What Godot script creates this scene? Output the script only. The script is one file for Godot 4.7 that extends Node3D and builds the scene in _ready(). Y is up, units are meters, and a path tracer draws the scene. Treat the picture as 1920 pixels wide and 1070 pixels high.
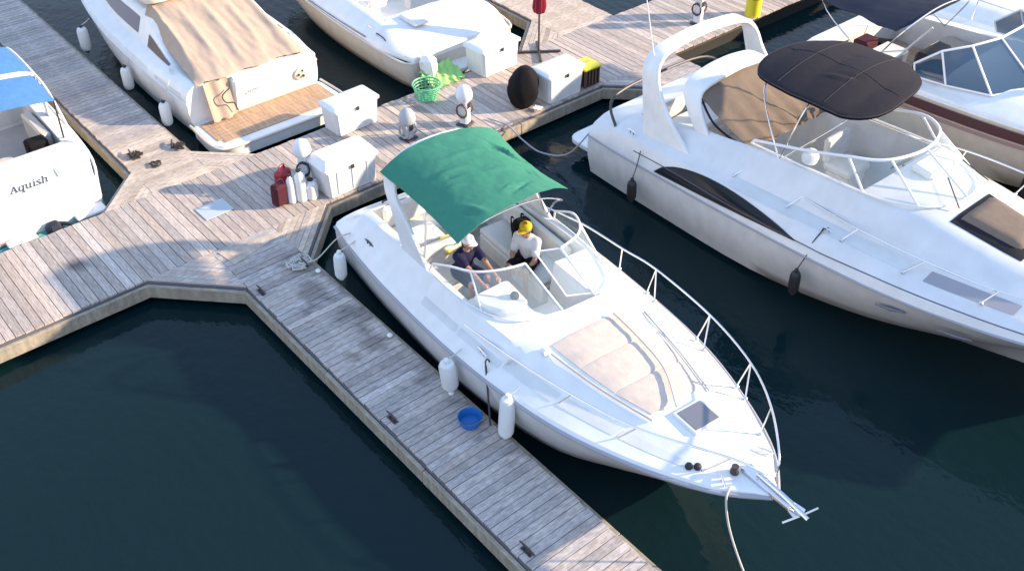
extends Node3D
# A marina seen from above: floating timber walkways, moored motor cruisers, dock boxes and people aboard.

const DECK := 0.45
var rng := RandomNumberGenerator.new()
var used := {}
var M := {}
var stain_noise := FastNoiseLite.new()

# ---------------------------------------------------------------- mesh builder
class MB:
	var a := PackedVector3Array()
	var col := PackedColorArray()
	var c := Color(1, 1, 1)
	var coloured := false
	func tri(p: Vector3, q: Vector3, r: Vector3) -> void:
		a.append(p); a.append(q); a.append(r)
		col.append(c); col.append(c); col.append(c)
	func quad(p: Vector3, q: Vector3, r: Vector3, s: Vector3) -> void:
		tri(p, q, r); tri(p, r, s)
	# quad turned so that it looks away from o
	func quad_out(p: Vector3, q: Vector3, r: Vector3, s: Vector3, o: Vector3) -> void:
		var n := (q - p).cross(r - p)
		if n.length_squared() < 1e-14: n = (r - p).cross(s - p)
		if n.dot((p + q + r + s) * 0.25 - o) < 0.0: quad(p, s, r, q)
		else: quad(p, q, r, s)
	func tri_out(p: Vector3, q: Vector3, r: Vector3, o: Vector3) -> void:
		if (q - p).cross(r - p).dot((p + q + r) / 3.0 - o) < 0.0: tri(p, r, q)
		else: tri(p, q, r)
	func loft(rings: Array, closed := false, flip := false) -> void:
		for i in rings.size() - 1:
			var A: PackedVector3Array = rings[i]
			var B: PackedVector3Array = rings[i + 1]
			var n := A.size()
			for j in (n if closed else n - 1):
				var k := (j + 1) % n
				if flip: quad(A[j], B[j], B[k], A[k])
				else: quad(A[j], A[k], B[k], B[j])
	func fan(ring: PackedVector3Array, flip := false) -> void:
		var m := Vector3.ZERO
		for p in ring: m += p
		m /= ring.size()
		for j in ring.size():
			var k := (j + 1) % ring.size()
			if flip: tri(m, ring[k], ring[j])
			else: tri(m, ring[j], ring[k])
	func box(xf: Transform3D, s: Vector3, b := 0.0) -> void:
		var h := s * 0.5
		b = minf(b, minf(h.x, minf(h.y, h.z)) * 0.9)
		var o := xf.origin
		var v := {}
		for sx in [-1, 1]:
			for sy in [-1, 1]:
				for sz in [-1, 1]:
					for k in 3:
						var p := Vector3(sx * (h.x - b), sy * (h.y - b), sz * (h.z - b))
						p[k] += b * [sx, sy, sz][k]
						v[[sx, sy, sz, k]] = xf * p
		for k in 3:
			for s1 in [-1, 1]:
				var q := []
				for e in [[-1, -1], [1, -1], [1, 1], [-1, 1]]:
					var key := [0, 0, 0, k]
					key[k] = s1; key[(k + 1) % 3] = e[0]; key[(k + 2) % 3] = e[1]
					q.append(v[key])
				quad_out(q[0], q[1], q[2], q[3], o)
		if b <= 0.0: return
		for m in 3:
			var i := (m + 1) % 3
			var j := (m + 2) % 3
			for e in [[-1, -1], [1, -1], [1, 1], [-1, 1]]:
				var k1 := [0, 0, 0, i]; k1[m] = -1; k1[i] = e[0]; k1[j] = e[1]
				var k2 := k1.duplicate(); k2[3] = j
				var k3 := k2.duplicate(); k3[m] = 1
				var k4 := k1.duplicate(); k4[m] = 1
				quad_out(v[k1], v[k2], v[k3], v[k4], o)
		for sx in [-1, 1]:
			for sy in [-1, 1]:
				for sz in [-1, 1]:
					tri_out(v[[sx, sy, sz, 0]], v[[sx, sy, sz, 1]], v[[sx, sy, sz, 2]], o)
	func tube(pts: Array, r, n := 8) -> void:
		var rings := []
		var up := Vector3(0.123, 1, 0.077).normalized()
		for i in pts.size():
			var d: Vector3
			if i == 0: d = pts[1] - pts[0]
			elif i == pts.size() - 1: d = pts[i] - pts[i - 1]
			else: d = (pts[i + 1] - pts[i]).normalized() + (pts[i] - pts[i - 1]).normalized()
			d = d.normalized()
			var x := up.cross(d)
			if x.length() < 0.01: x = Vector3(1, 0, 0.2).cross(d)
			x = x.normalized()
			up = d.cross(x)
			var rr: float = r[i] if r is Array else r
			var ring := PackedVector3Array()
			for j in n:
				var t := TAU * j / n
				ring.append(pts[i] + (x * cos(t) + up * sin(t)) * rr)
			rings.append(ring)
		loft(rings, true, false)
		fan(rings[0], true); fan(rings[-1], false)
	func lathe(xf: Transform3D, prof: Array, n := 16) -> void:
		var rings := []
		for p in prof:
			var ring := PackedVector3Array()
			for j in n:
				var t := TAU * j / n
				ring.append(xf * Vector3(cos(t) * p[0], p[1], -sin(t) * p[0]))
			rings.append(ring)
		loft(rings, true, false)
		fan(rings[0], true); fan(rings[-1], false)
	# an upright slab over a plan outline (x, z), its top edge chamfered
	func slab(poly: PackedVector2Array, y0: float, y1: float, bev := 0.0) -> void:
		if Geometry2D.is_polygon_clockwise(poly): poly.reverse()
		var top := poly
		if bev > 0.0:
			var off := Geometry2D.offset_polygon(poly, -bev, Geometry2D.JOIN_MITER)
			if off.size() == 1 and off[0].size() == poly.size():
				var q: PackedVector2Array = off[0]
				if Geometry2D.is_polygon_clockwise(q): q.reverse()
				var best := 0
				for i in q.size():
					if q[i].distance_to(poly[0]) < q[best].distance_to(poly[0]): best = i
				top = PackedVector2Array()
				for i in q.size(): top.append(q[(best + i) % q.size()])
			else: bev = 0.0
		var n := poly.size()
		for i in n:
			var j := (i + 1) % n
			var p := Vector3(poly[i].x, y0, poly[i].y)
			var q := Vector3(poly[j].x, y0, poly[j].y)
			var p1 := Vector3(p.x, y1 - bev, p.z)
			var q1 := Vector3(q.x, y1 - bev, q.z)
			quad(p, p1, q1, q)
			if bev > 0.0:
				quad(p1, Vector3(top[i].x, y1, top[i].y), Vector3(top[j].x, y1, top[j].y), q1)
		var ix := Geometry2D.triangulate_polygon(top)
		for t in ix.size() / 3:
			var a0 := top[ix[t * 3]]; var a1 := top[ix[t * 3 + 1]]; var a2 := top[ix[t * 3 + 2]]
			var P := Vector3(a0.x, y1, a0.y); var Q := Vector3(a1.x, y1, a1.y); var R := Vector3(a2.x, y1, a2.y)
			tri_out(P, Q, R, (P + Q + R) / 3.0 - Vector3.UP)
		var ib := Geometry2D.triangulate_polygon(poly)
		for t in ib.size() / 3:
			var a0 := poly[ib[t * 3]]; var a1 := poly[ib[t * 3 + 1]]; var a2 := poly[ib[t * 3 + 2]]
			var P := Vector3(a0.x, y0, a0.y); var Q := Vector3(a1.x, y0, a1.y); var R := Vector3(a2.x, y0, a2.y)
			tri_out(P, Q, R, (P + Q + R) / 3.0 + Vector3.UP)
	# a sheet with thickness, from a grid of points (rows) and a downward offset
	func sheet(rows: Array, th: float, flip := false) -> void:
		loft(rows, false, flip)
		var low := []
		for r in rows:
			var l := PackedVector3Array()
			for p in r: l.append(p - Vector3(0, th, 0))
			low.append(l)
		loft(low, false, not flip)
		var R := rows.size() - 1
		var C: int = rows[0].size() - 1
		for i in R:
			for e in [0, C]:
				quad(rows[i][e], rows[i + 1][e], low[i + 1][e], low[i][e])
		for j in C:
			for e in [0, R]:
				quad(rows[e][j], rows[e][j + 1], low[e][j + 1], low[e][j])
	func mesh(crease := 38.0) -> ArrayMesh:
		var n := a.size() / 3
		var fn := PackedVector3Array(); fn.resize(n)
		var un := PackedVector3Array(); un.resize(n)
		var map := {}
		for i in n:
			var cr := (a[i * 3 + 1] - a[i * 3]).cross(a[i * 3 + 2] - a[i * 3])
			fn[i] = cr; un[i] = cr.normalized()
			for k in 3:
				var key := Vector3i((a[i * 3 + k] * 4000.0).round())
				if map.has(key): map[key].append(i)
				else: map[key] = [i]
		var cc := cos(deg_to_rad(crease))
		var V := PackedVector3Array(); var N := PackedVector3Array(); var C := PackedColorArray()
		for i in n:
			if fn[i].length_squared() < 1e-18: continue
			for k in [0, 2, 1]:
				var id: int = i * 3 + k
				var s := Vector3.ZERO
				for f in map[Vector3i((a[id] * 4000.0).round())]:
					if un[f].dot(un[i]) > cc: s += fn[f]
				V.append(a[id]); N.append(s.normalized() if s.length_squared() > 0.0 else un[i]); C.append(col[id])
		var arr := []
		arr.resize(Mesh.ARRAY_MAX)
		arr[Mesh.ARRAY_VERTEX] = V
		arr[Mesh.ARRAY_NORMAL] = N
		if coloured: arr[Mesh.ARRAY_COLOR] = C
		var m := ArrayMesh.new()
		m.add_surface_from_arrays(Mesh.PRIMITIVE_TRIANGLES, arr)
		return m

# ---------------------------------------------------------------- scene helpers
func numbered(n: String) -> String:
	if not used.has(n):
		used[n] = 0
		return n
	used[n] += 1
	return "%s_%03d" % [n, used[n]]

func thing(called: String, label: String, category: String, at := Vector3.ZERO, turn := 0.0, group := "") -> Node3D:
	var o := Node3D.new()
	o.name = numbered(called)
	add_child(o)
	o.position = at
	o.rotation.y = turn
	o.set_meta("label", label)
	o.set_meta("category", category)
	if group != "": o.set_meta("group", group)
	return o

func structure(called: String, label: String) -> Node3D:
	var o := Node3D.new()
	o.name = numbered(called)
	add_child(o)
	o.set_meta("kind", "structure")
	o.set_meta("label", label)
	return o

func part(called: String, mb: MB, m: Material, parent: Node, crease := 38.0) -> MeshInstance3D:
	var o := MeshInstance3D.new()
	o.name = called
	o.mesh = mb.mesh(crease)
	o.material_override = m
	parent.add_child(o, true)
	return o

func T(x: float, y: float, z: float, b := Basis.IDENTITY) -> Transform3D:
	return Transform3D(b, Vector3(x, y, z))

func ry(a: float) -> Basis: return Basis(Vector3.UP, a)
func rx(a: float) -> Basis: return Basis(Vector3.RIGHT, a)
func rz(a: float) -> Basis: return Basis(Vector3.BACK, a)

func V3(a: Array) -> Array:
	var r := []
	for p in a: r.append(Vector3(p[0], p[1], p[2]))
	return r

# smooth curve through points
func curve(pts: Array, sub := 6) -> Array:
	if pts[0] is Array: pts = V3(pts)
	var r := []
	var n := pts.size()
	for i in n - 1:
		var p0: Vector3 = pts[maxi(i - 1, 0)]
		var p1: Vector3 = pts[i]
		var p2: Vector3 = pts[i + 1]
		var p3: Vector3 = pts[mini(i + 2, n - 1)]
		for k in sub: r.append(p1.cubic_interpolate(p2, p0, p3, float(k) / sub))
	r.append(pts[n - 1])
	return r

func rod(called: String, pts: Array, r, m: Material, parent: Node, n := 8) -> MeshInstance3D:
	if pts[0] is Array: pts = V3(pts)
	var mb := MB.new()
	mb.tube(pts, r, n)
	return part(called, mb, m, parent)

func slabp(called: String, xf: Transform3D, s: Vector3, b: float, m: Material, parent: Node) -> MeshInstance3D:
	var mb := MB.new()
	mb.box(xf, s, b)
	return part(called, mb, m, parent)

# ---------------------------------------------------------------- materials
func lin(r: float, g: float, b: float, a := 1.0) -> Color:
	var c := Color(r, g, b).linear_to_srgb()
	c.a = a
	return c

func noise_image(size: int, freq: float, oct: int, lo: float, hi: float, sd: int, stretch := Vector2(1, 1), contrast := 1.0) -> Image:
	var f := FastNoiseLite.new()
	f.seed = sd
	f.noise_type = FastNoiseLite.TYPE_SIMPLEX_SMOOTH
	f.frequency = 1.0
	f.fractal_octaves = oct
	var im := Image.create(size, size, false, Image.FORMAT_RGB8)
	# sampled on a torus so that the tile has no seam
	for y in size:
		for x in size:
			var u := TAU * x / size
			var w := TAU * y / size
			var ru := freq * stretch.x / TAU
			var rw := freq * stretch.y / TAU
			var v := f.get_noise_3d(cos(u) * ru + 7.0, sin(u) * ru, cos(w) * rw) + f.get_noise_3d(sin(w) * rw + 3.0, cos(u) * ru, sin(u) * ru + 11.0)
			v = clampf(0.5 + v * 0.55 * contrast, 0.0, 1.0)
			var g := lerpf(lo, hi, v)
			im.set_pixel(x, y, Color(g, g, g))
	return im

func tex(im: Image) -> ImageTexture:
	im.generate_mipmaps()
	return ImageTexture.create_from_image(im)

func mat(key: String, c: Color, rough: float, metal := 0.0, spec := 0.5) -> StandardMaterial3D:
	var m := StandardMaterial3D.new()
	m.albedo_color = c
	m.roughness = rough
	m.metallic = metal
	m.metallic_specular = spec
	M[key] = m
	return m

func make_materials() -> void:
	var grunge := tex(noise_image(384, 9.0, 5, 0.80, 1.0, 4))
	var clean := tex(noise_image(384, 7.0, 5, 0.93, 1.0, 5))
	var streak := tex(noise_image(384, 10.0, 5, 0.80, 1.0, 9, Vector2(3.0, 0.35), 1.35))
	var streak_x := tex(noise_image(384, 10.0, 5, 0.80, 1.0, 10, Vector2(0.35, 3.0), 1.35))
	var cloth_n := noise_image(256, 60.0, 3, 0.0, 1.0, 13)
	cloth_n.bump_map_to_normal_map(1.5)
	var cloth := tex(cloth_n)
	var soft_n := noise_image(256, 9.0, 4, 0.0, 1.0, 15)
	soft_n.bump_map_to_normal_map(4.0)
	var soft := tex(soft_n)
	# gelcoat and plastics
	for e in [["gelcoat", 0.81, 0.80, 0.77, 0.16], ["gelcoat_grey", 0.70, 0.70, 0.69, 0.14], ["gelcoat_cream", 0.66, 0.60, 0.52, 0.25], ["nonskid", 0.68, 0.69, 0.67, 0.75], ["box_white", 0.78, 0.78, 0.76, 0.45], ["vinyl", 0.74, 0.73, 0.70, 0.45], ["sole", 0.42, 0.41, 0.41, 0.6], ["fender_white", 0.74, 0.76, 0.75, 0.4], ["pedestal_white", 0.76, 0.77, 0.78, 0.4]]:
		var m := mat(e[0], lin(e[1], e[2], e[3]), e[4])
		m.albedo_texture = clean
		m.uv1_triplanar = true
		m.uv1_scale = Vector3(0.45, 0.45, 0.45)
	# cloths
	for e in [["canvas_green", 0.050, 0.225, 0.150], ["canvas_black", 0.022, 0.020, 0.026], ["canvas_tan", 0.46, 0.355, 0.275], ["canvas_brown", 0.20, 0.155, 0.12], ["canvas_blue", 0.09, 0.23, 0.48], ["canvas_navy", 0.02, 0.026, 0.045], ["pad_cream", 0.66, 0.55, 0.46], ["strap", 0.52, 0.51, 0.49], ["seam_thread", 0.06, 0.055, 0.06], ["cloth_navy", 0.015, 0.015, 0.05], ["cloth_white", 0.75, 0.74, 0.74], ["cloth_yellow", 0.62, 0.42, 0.03], ["cloth_red", 0.26, 0.02, 0.035], ["cloth_maroon", 0.075, 0.02, 0.03], ["bag_black", 0.009, 0.008, 0.009], ["rope_white", 0.55, 0.53, 0.48], ["rope_dark", 0.05, 0.045, 0.045], ["cloth_green", 0.34, 0.60, 0.20], ["towel_yellow", 0.55, 0.46, 0.16], ["cloth_khaki", 0.30, 0.24, 0.17]]:  # strap: grey of the shadow lines modelled on the sunpad
		var m := mat(e[0], lin(e[1], e[2], e[3]), 0.85, 0.0, 0.3)
		m.normal_enabled = true
		m.normal_texture = cloth
		m.normal_scale = 0.5
		m.albedo_texture = clean
		m.uv1_triplanar = true
		m.uv1_scale = Vector3(1.2, 1.2, 1.2)
	# timber: vertex colours carry the tone of each board and its stains
	var wz := mat("wood_z", lin(1, 1, 1), 0.85, 0.0, 0.25)
	wz.albedo_texture = streak
	wz.uv1_scale = Vector3(1.6, 1.6, 1.6)
	var wx := mat("wood_x", lin(1, 1, 1), 0.85, 0.0, 0.25)
	wx.albedo_texture = streak_x
	wx.uv1_scale = Vector3(1.6, 1.6, 1.6)
	for m in [wz, wx]:
		m.vertex_color_use_as_albedo = true
		m.uv1_triplanar = true
		m.uv1_world_triplanar = true
		m.normal_enabled = true
		m.normal_texture = soft
		m.normal_scale = 0.15
	var fb := mat("fascia", lin(0.39, 0.345, 0.27), 0.85, 0.0, 0.25)
	fb.albedo_texture = grunge; fb.uv1_triplanar = true; fb.uv1_world_triplanar = true; fb.uv1_scale = Vector3(0.9, 0.9, 0.9)
	var lit_patch := mat("sunlit_patch", lin(0.56, 0.46, 0.37), 0.85, 0.0, 0.25)  # pale tone carrying the sunlight on the inner corner of the finger
	lit_patch.albedo_texture = grunge; lit_patch.uv1_triplanar = true; lit_patch.uv1_scale = Vector3(0.7, 0.7, 0.7)
	var tk := mat("teak", lin(0.52, 0.34, 0.21), 0.6)
	tk.albedo_texture = streak; tk.uv1_triplanar = true; tk.uv1_scale = Vector3(0.8, 0.8, 0.8)
	# plain ones
	mat("float_black", lin(0.015, 0.014, 0.014), 0.7)
	mat("rubber_black", lin(0.018, 0.018, 0.020), 0.6)
	mat("rub_rail", lin(0.10, 0.10, 0.12), 0.5)
	mat("rub_grey", lin(0.32, 0.32, 0.35), 0.4)
	mat("seam", lin(0.30, 0.30, 0.33), 0.6)
	mat("boot_green", lin(0.07, 0.28, 0.25), 0.6)
	mat("boot_dark", lin(0.03, 0.03, 0.035), 0.6)
	mat("steel", lin(0.72, 0.72, 0.73), 0.22, 1.0)
	mat("white_metal", lin(0.78, 0.78, 0.78), 0.35)
	mat("dark_metal", lin(0.06, 0.05, 0.05), 0.5, 0.3)
	mat("plate_grey", lin(0.42, 0.46, 0.48), 0.6)
	mat("tinted", lin(0.010, 0.012, 0.018), 0.12, 0.0, 0.35)
	mat("tinted_grey", lin(0.13, 0.13, 0.17), 0.12, 0.0, 0.6)
	mat("hatch_glass", lin(0.16, 0.16, 0.18), 0.12, 0.0, 0.6)
	mat("skin", lin(0.40, 0.22, 0.15), 0.55)
	mat("hair", lin(0.012, 0.009, 0.008), 0.6)
	mat("navy_cap", lin(0.012, 0.016, 0.03), 0.5)
	mat("plastic_red", lin(0.30, 0.015, 0.03), 0.4)
	mat("plastic_blue", lin(0.015, 0.14, 0.42), 0.45)
	mat("plastic_yellow", lin(0.72, 0.62, 0.03), 0.45)
	mat("plastic_green", lin(0.12, 0.45, 0.22), 0.45)
	mat("maroon_paint", lin(0.09, 0.04, 0.045), 0.4)
	mat("pink_stripe", lin(0.36, 0.25, 0.25), 0.4)
	mat("lettering", lin(0.05, 0.05, 0.06), 0.6)
	mat("lettering_grey", lin(0.42, 0.43, 0.45), 0.6)
	mat("grey_shell", lin(0.36, 0.38, 0.41), 0.5)
	mat("hose_brown", lin(0.14, 0.08, 0.05), 0.6)
	var g := mat("glass", lin(0.72, 0.84, 0.82, 0.16), 0.03, 0.0, 0.5)
	g.transparency = BaseMaterial3D.TRANSPARENCY_ALPHA
	var gd := mat("glass_tinted", lin(0.04, 0.08, 0.13, 0.86), 0.03, 0.0, 0.6)
	gd.transparency = BaseMaterial3D.TRANSPARENCY_ALPHA
	# water
	var rip := noise_image(512, 16.0, 5, 0.0, 1.0, 21)
	rip.bump_map_to_normal_map(3.0)
	var w := mat("water", lin(0.0034, 0.0145, 0.0172), 0.04, 0.0, 0.26)
	w.normal_enabled = true
	w.normal_texture = tex(rip)
	w.normal_scale = 0.22
	w.uv1_triplanar = true
	w.uv1_world_triplanar = true
	w.uv1_scale = Vector3(0.22, 0.22, 0.22)

# ---------------------------------------------------------------- timber walkways
var spots := [[-1.39, -1.43, 0.17, 0.07, 0.32], [-1.93, -1.25, 0.08, 0.05, 0.42], [-2.17, -1.25, 0.09, 0.06, 0.42], [-0.81, -1.38, 0.06, 0.05, 0.42]]

# wet marks and spills: matter with its own outline on the boards
func stain(x: float, z: float) -> float:
	var k := 1.0
	for s in spots:
		var d := Vector2((x - s[0]) / s[3], (z - s[1]) / s[2]).length()
		if d < 1.0 + 0.3 * stain_noise.get_noise_2d(x * 9.0, z * 9.0): k = minf(k, s[4])
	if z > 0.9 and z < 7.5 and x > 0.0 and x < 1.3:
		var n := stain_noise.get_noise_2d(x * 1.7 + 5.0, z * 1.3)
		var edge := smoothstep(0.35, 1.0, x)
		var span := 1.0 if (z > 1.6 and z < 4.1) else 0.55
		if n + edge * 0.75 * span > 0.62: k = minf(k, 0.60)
	return k

func board(parent: Node, x0: float, x1: float, z0: float, z1: float, along_z: bool, tone: Color, y := DECK) -> void:
	var mb := MB.new()
	mb.coloured = true
	var segs := 8
	var lift := rng.randf_range(-0.004, 0.004)
	var tw := rng.randf_range(-0.003, 0.003)
	var L := (z1 - z0) if along_z else (x1 - x0)
	var t0 := rng.randf_range(-0.012, 0.012)
	for i in segs:
		var f0 := float(i) / segs
		var f1 := float(i + 1) / segs
		var P := []
		var C := []
		for f in [f0, f1]:
			var s: float = f * L
			for e in [0.0, 1.0]:
				var x: float = lerpf(x0, x1, e) if along_z else x0 + s + t0
				var z: float = z0 + s + t0 if along_z else lerpf(z0, z1, e)
				var yy: float = y + lift + tw * (e - 0.5) * 2.0
				P.append(Vector3(x, yy, z))
				var k: float = stain(x, z) * (1.0 + 0.10 * stain_noise.get_noise_2d(x * 6.0 + 40.0, z * 6.0))
				C.append(Color(tone.r * k, tone.g * k, tone.b * k))
		var o: Vector3 = (P[0] + P[3]) * 0.5 - Vector3(0, 0.05, 0)
		var start := mb.a.size()
		mb.quad_out(P[0], P[1], P[3], P[2], o)
		for v in range(start, mb.a.size()):
			for q in 4:
				if mb.a[v].is_equal_approx(P[q]): mb.col[v] = C[q]
		mb.c = C[0]
		var dn := Vector3(0, -0.036, 0)
		mb.quad_out(P[0], P[2], P[2] + dn, P[0] + dn, o)
		mb.quad_out(P[1], P[3], P[3] + dn, P[1] + dn, o)
		if i == 0: mb.quad_out(P[0], P[1], P[1] + dn, P[0] + dn, o)
		if i == segs - 1: mb.quad_out(P[2], P[3], P[3] + dn, P[2] + dn, o)
	part("plank", mb, M.wood_z if along_z else M.wood_x, parent, 20.0)

func tone(base: Color, spread := 0.16) -> Color:
	var k := 1.0 + rng.randf_range(-spread, spread)
	var odd := rng.randf()
	if odd < 0.05: k *= 1.18
	elif odd < 0.11: k *= 0.80
	var w := rng.randf_range(-0.03, 0.03)
	return Color(base.r * k * (1.0 + w), base.g * k, base.b * k * (1.0 - w))

# wale boards along an edge from a to b; out is the outward direction
func fascia(parent: Node, a: Vector2, b: Vector2, out: Vector2) -> void:
	var L := a.distance_to(b)
	var d := (b - a) / L
	var n := maxi(1, int(round(L / 2.6)))
	var ang := atan2(-d.y, d.x)
	for i in n:
		var l := L / n
		var m := a + d * (l * (i + 0.5))
		var p := m + out * 0.055
		slabp("wale_board", T(p.x, 0.25 + rng.randf_range(-0.006, 0.006), p.y, ry(ang)), Vector3(l - 0.012, 0.26, 0.07), 0.008, M.fascia, parent)
		var q := m + out * -0.01
		slabp("edge_stringer", T(q.x, 0.325, q.y, ry(ang)), Vector3(l - 0.004, 0.165, 0.05), 0.005, M.rub_rail, parent)

func floats(parent: Node, x0: float, x1: float, z0: float, z1: float) -> void:
	slabp("float", T((x0 + x1) * 0.5, -0.02, (z0 + z1) * 0.5), Vector3(x1 - x0 - 0.24, 0.62, z1 - z0 - 0.24), 0.02, M.float_black, parent)

# triangular corner of boards laid parallel to its long side
func gusset(parent: Node, c: Vector2, p: Vector2, q: Vector2, n: int, base: Color) -> void:
	for i in n:
		var f0 := (float(i) + 0.03) / n
		var f1 := (float(i) + 0.97) / n
		var poly := PackedVector2Array([c.lerp(p, f0), c.lerp(p, f1), c.lerp(q, f1), c.lerp(q, f0)])
		var mb := MB.new()
		mb.coloured = true
		mb.c = tone(base, 0.12)
		mb.slab(poly, DECK - 0.036, DECK + rng.randf_range(-0.004, 0.003))
		part("plank", mb, M.wood_x, parent, 20.0)

func build_docks() -> void:
	var grey := Color(0.545, 0.46, 0.40)
	var pale := Color(0.59, 0.49, 0.40)
	var cold := Color(0.495, 0.44, 0.405)
	# the wide walkway
	var w := structure("main_walkway", "wide weathered timber walkway crossing the marina behind the moored boats")
	var x := -7.0
	while x < 21.0:
		var t := tone(grey)
		board(w, x + 0.006, x + 0.156, -2.48, 0.0, true, t)
		x += 0.162
	floats(w, -7.0, 21.0, -2.48, 0.0)
	fascia(w, Vector2(-7.0, 0), Vector2(-1.26, 0), Vector2(0, 1))
	fascia(w, Vector2(2.46, 0), Vector2(9.9, 0), Vector2(0, 1))
	fascia(w, Vector2(-7.0, -2.48), Vector2(-1.0, -2.48), Vector2(0, -1))
	fascia(w, Vector2(2.3, -2.48), Vector2(9.6, -2.48), Vector2(0, -1))
	# service hatch let into the boards
	slabp("hatch_plate", T(0.68, DECK + 0.010, -1.20, ry(0.02)), Vector3(0.60, 0.012, 0.48), 0.004, M.plate_grey, w)
	# the finger beside the boat with the green top
	var f := structure("finger_dock", "weathered grey timber finger dock alongside the boat with the green bimini")
	var z := 0.0
	while z < 12.0:
		board(f, 0.0, 1.26, z + 0.006, z + 0.142, false, tone(cold, 0.14))
		z += 0.148
	floats(f, 0.0, 1.26, 0.3, 12.0)
	gusset(f, Vector2(-0.002, 0.002), Vector2(-1.26, 0.002), Vector2(-0.002, 1.30), 8, grey)
	gusset(f, Vector2(1.263, 0.002), Vector2(2.46, 0.002), Vector2(1.263, 1.25), 8, pale)
	fascia(f, Vector2(0, 1.32), Vector2(0, 12.0), Vector2(-1, 0))
	fascia(f, Vector2(1.26, 1.27), Vector2(1.26, 12.0), Vector2(1, 0))
	fascia(f, Vector2(-1.28, 0.0), Vector2(0, 1.32), Vector2(-0.707, 0.707))
	fascia(f, Vector2(1.26, 1.27), Vector2(2.48, 0.0), Vector2(0.707, 0.707))
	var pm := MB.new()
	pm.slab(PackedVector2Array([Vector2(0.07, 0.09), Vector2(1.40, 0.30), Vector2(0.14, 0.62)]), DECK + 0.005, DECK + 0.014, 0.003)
	part("sunlit_patch_plate", pm, M.sunlit_patch, f)  # thin plate painting in a sunlit patch of the boards
	# the finger at the upper left
	var u := structure("finger_dock", "grey timber finger dock between the blue-topped boat and the tan-covered cruiser")
	z = -2.49
	while z > -16.0:
		board(u, 0.0, 1.26, z - 0.142, z - 0.006, false, tone(pale if z > -4.6 else cold, 0.07 if z > -4.6 else 0.12))  # boards at the mouth are paler: sunlight put into their tone
		z -= 0.148
	floats(u, 0.0, 1.26, -16.0, -2.6)
	gusset(u, Vector2(-0.002, -2.484), Vector2(-1.0, -2.484), Vector2(-0.002, -3.5), 7, pale)
	gusset(u, Vector2(1.263, -2.484), Vector2(2.3, -2.484), Vector2(1.263, -3.5), 7, pale)
	fascia(u, Vector2(0, -3.52), Vector2(0, -16.0), Vector2(-1, 0))
	fascia(u, Vector2(1.26, -3.52), Vector2(1.26, -16.0), Vector2(1, 0))
	fascia(u, Vector2(-1.02, -2.48), Vector2(0, -3.52), Vector2(-0.707, -0.707))
	fascia(u, Vector2(2.32, -2.48), Vector2(1.26, -3.52), Vector2(0.707, -0.707))
	# the finger at the upper right
	var r := structure("finger_dock", "sunlit timber finger dock behind the closed red umbrella")
	z = -2.49
	while z > -9.0:
		board(r, 10.95, 12.75, z - 0.142, z - 0.006, false, tone(pale, 0.08))
		z -= 0.148
	floats(r, 10.95, 12.75, -9.0, -2.6)
	gusset(r, Vector2(10.947, -2.484), Vector2(9.6, -2.484), Vector2(10.947, -3.65), 8, pale)
	fascia(r, Vector2(10.95, -3.67), Vector2(10.95, -9.0), Vector2(-1, 0))
	fascia(r, Vector2(9.58, -2.48), Vector2(10.95, -3.67), Vector2(-0.66, -0.75))
	fascia(r, Vector2(12.75, -2.5), Vector2(12.75, -9.0), Vector2(1, 0))
	# the finger on the far side of the large cruiser
	var e := structure("finger_dock", "timber finger dock on the far side of the large white cruiser")
	z = 0.0
	while z < 9.5:
		board(e, 11.35, 12.35, z + 0.006, z + 0.142, false, tone(cold))
		z += 0.148
	floats(e, 11.35, 12.35, 0.3, 9.5)
	gusset(e, Vector2(11.347, 0.002), Vector2(9.95, 0.002), Vector2(11.347, 1.35), 8, grey)
	fascia(e, Vector2(11.35, 1.37), Vector2(11.35, 9.5), Vector2(-1, 0))
	fascia(e, Vector2(9.93, 0.0), Vector2(11.35, 1.37), Vector2(-0.69, 0.72))

# ---------------------------------------------------------------- boat building
# rows of a hull: [z, half breadth, height] at the sheer, the chine and the keel
func hull_part(rows: Array, m: Material, parent: Node, called := "hull") -> Array:
	var sheer := []
	var mid := []
	var chine := []
	var keel := []
	for r in rows:
		sheer.append(Vector3(r[1], r[2], r[0]))
		chine.append(Vector3(r[4], r[5], r[3]))
		var a := Vector3(r[1], r[2], r[0])
		var b := Vector3(r[4], r[5], r[3])
		mid.append(a.lerp(b, 0.5) + Vector3(0.03 * r[1], 0, 0))
		keel.append(Vector3(0, r[7], r[6]))
	var S := curve(sheer, 5)
	var Mi := curve(mid, 5)
	var C := curve(chine, 5)
	var K := curve(keel, 5)
	var rings := []
	for i in S.size():
		var ring := PackedVector3Array()
		var half := [S[i], S[i].lerp(Mi[i], 0.5) + Vector3(0.012, 0, 0), Mi[i], Mi[i].lerp(C[i], 0.5), C[i], C[i].lerp(K[i], 0.5)]
		for p in half: ring.append(Vector3(-absf(p.x), p.y, p.z))
		ring.append(K[i])
		half.reverse()
		for p in half: ring.append(Vector3(absf(p.x), p.y, p.z))
		rings.append(ring)
	var mb := MB.new()
	mb.loft(rings, false, true)
	mb.fan(rings[0], false)
	part(called, mb, m, parent, 50.0)
	return S

func rub(S: Array, r: float, m: Material, parent: Node, called := "rub_rail") -> void:
	for s in [-1.0, 1.0]:
		var pts := []
		for p in S: pts.append(Vector3(s * absf(p.x), p.y, p.z))
		rod(called, pts, r, m, parent, 8)

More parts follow.
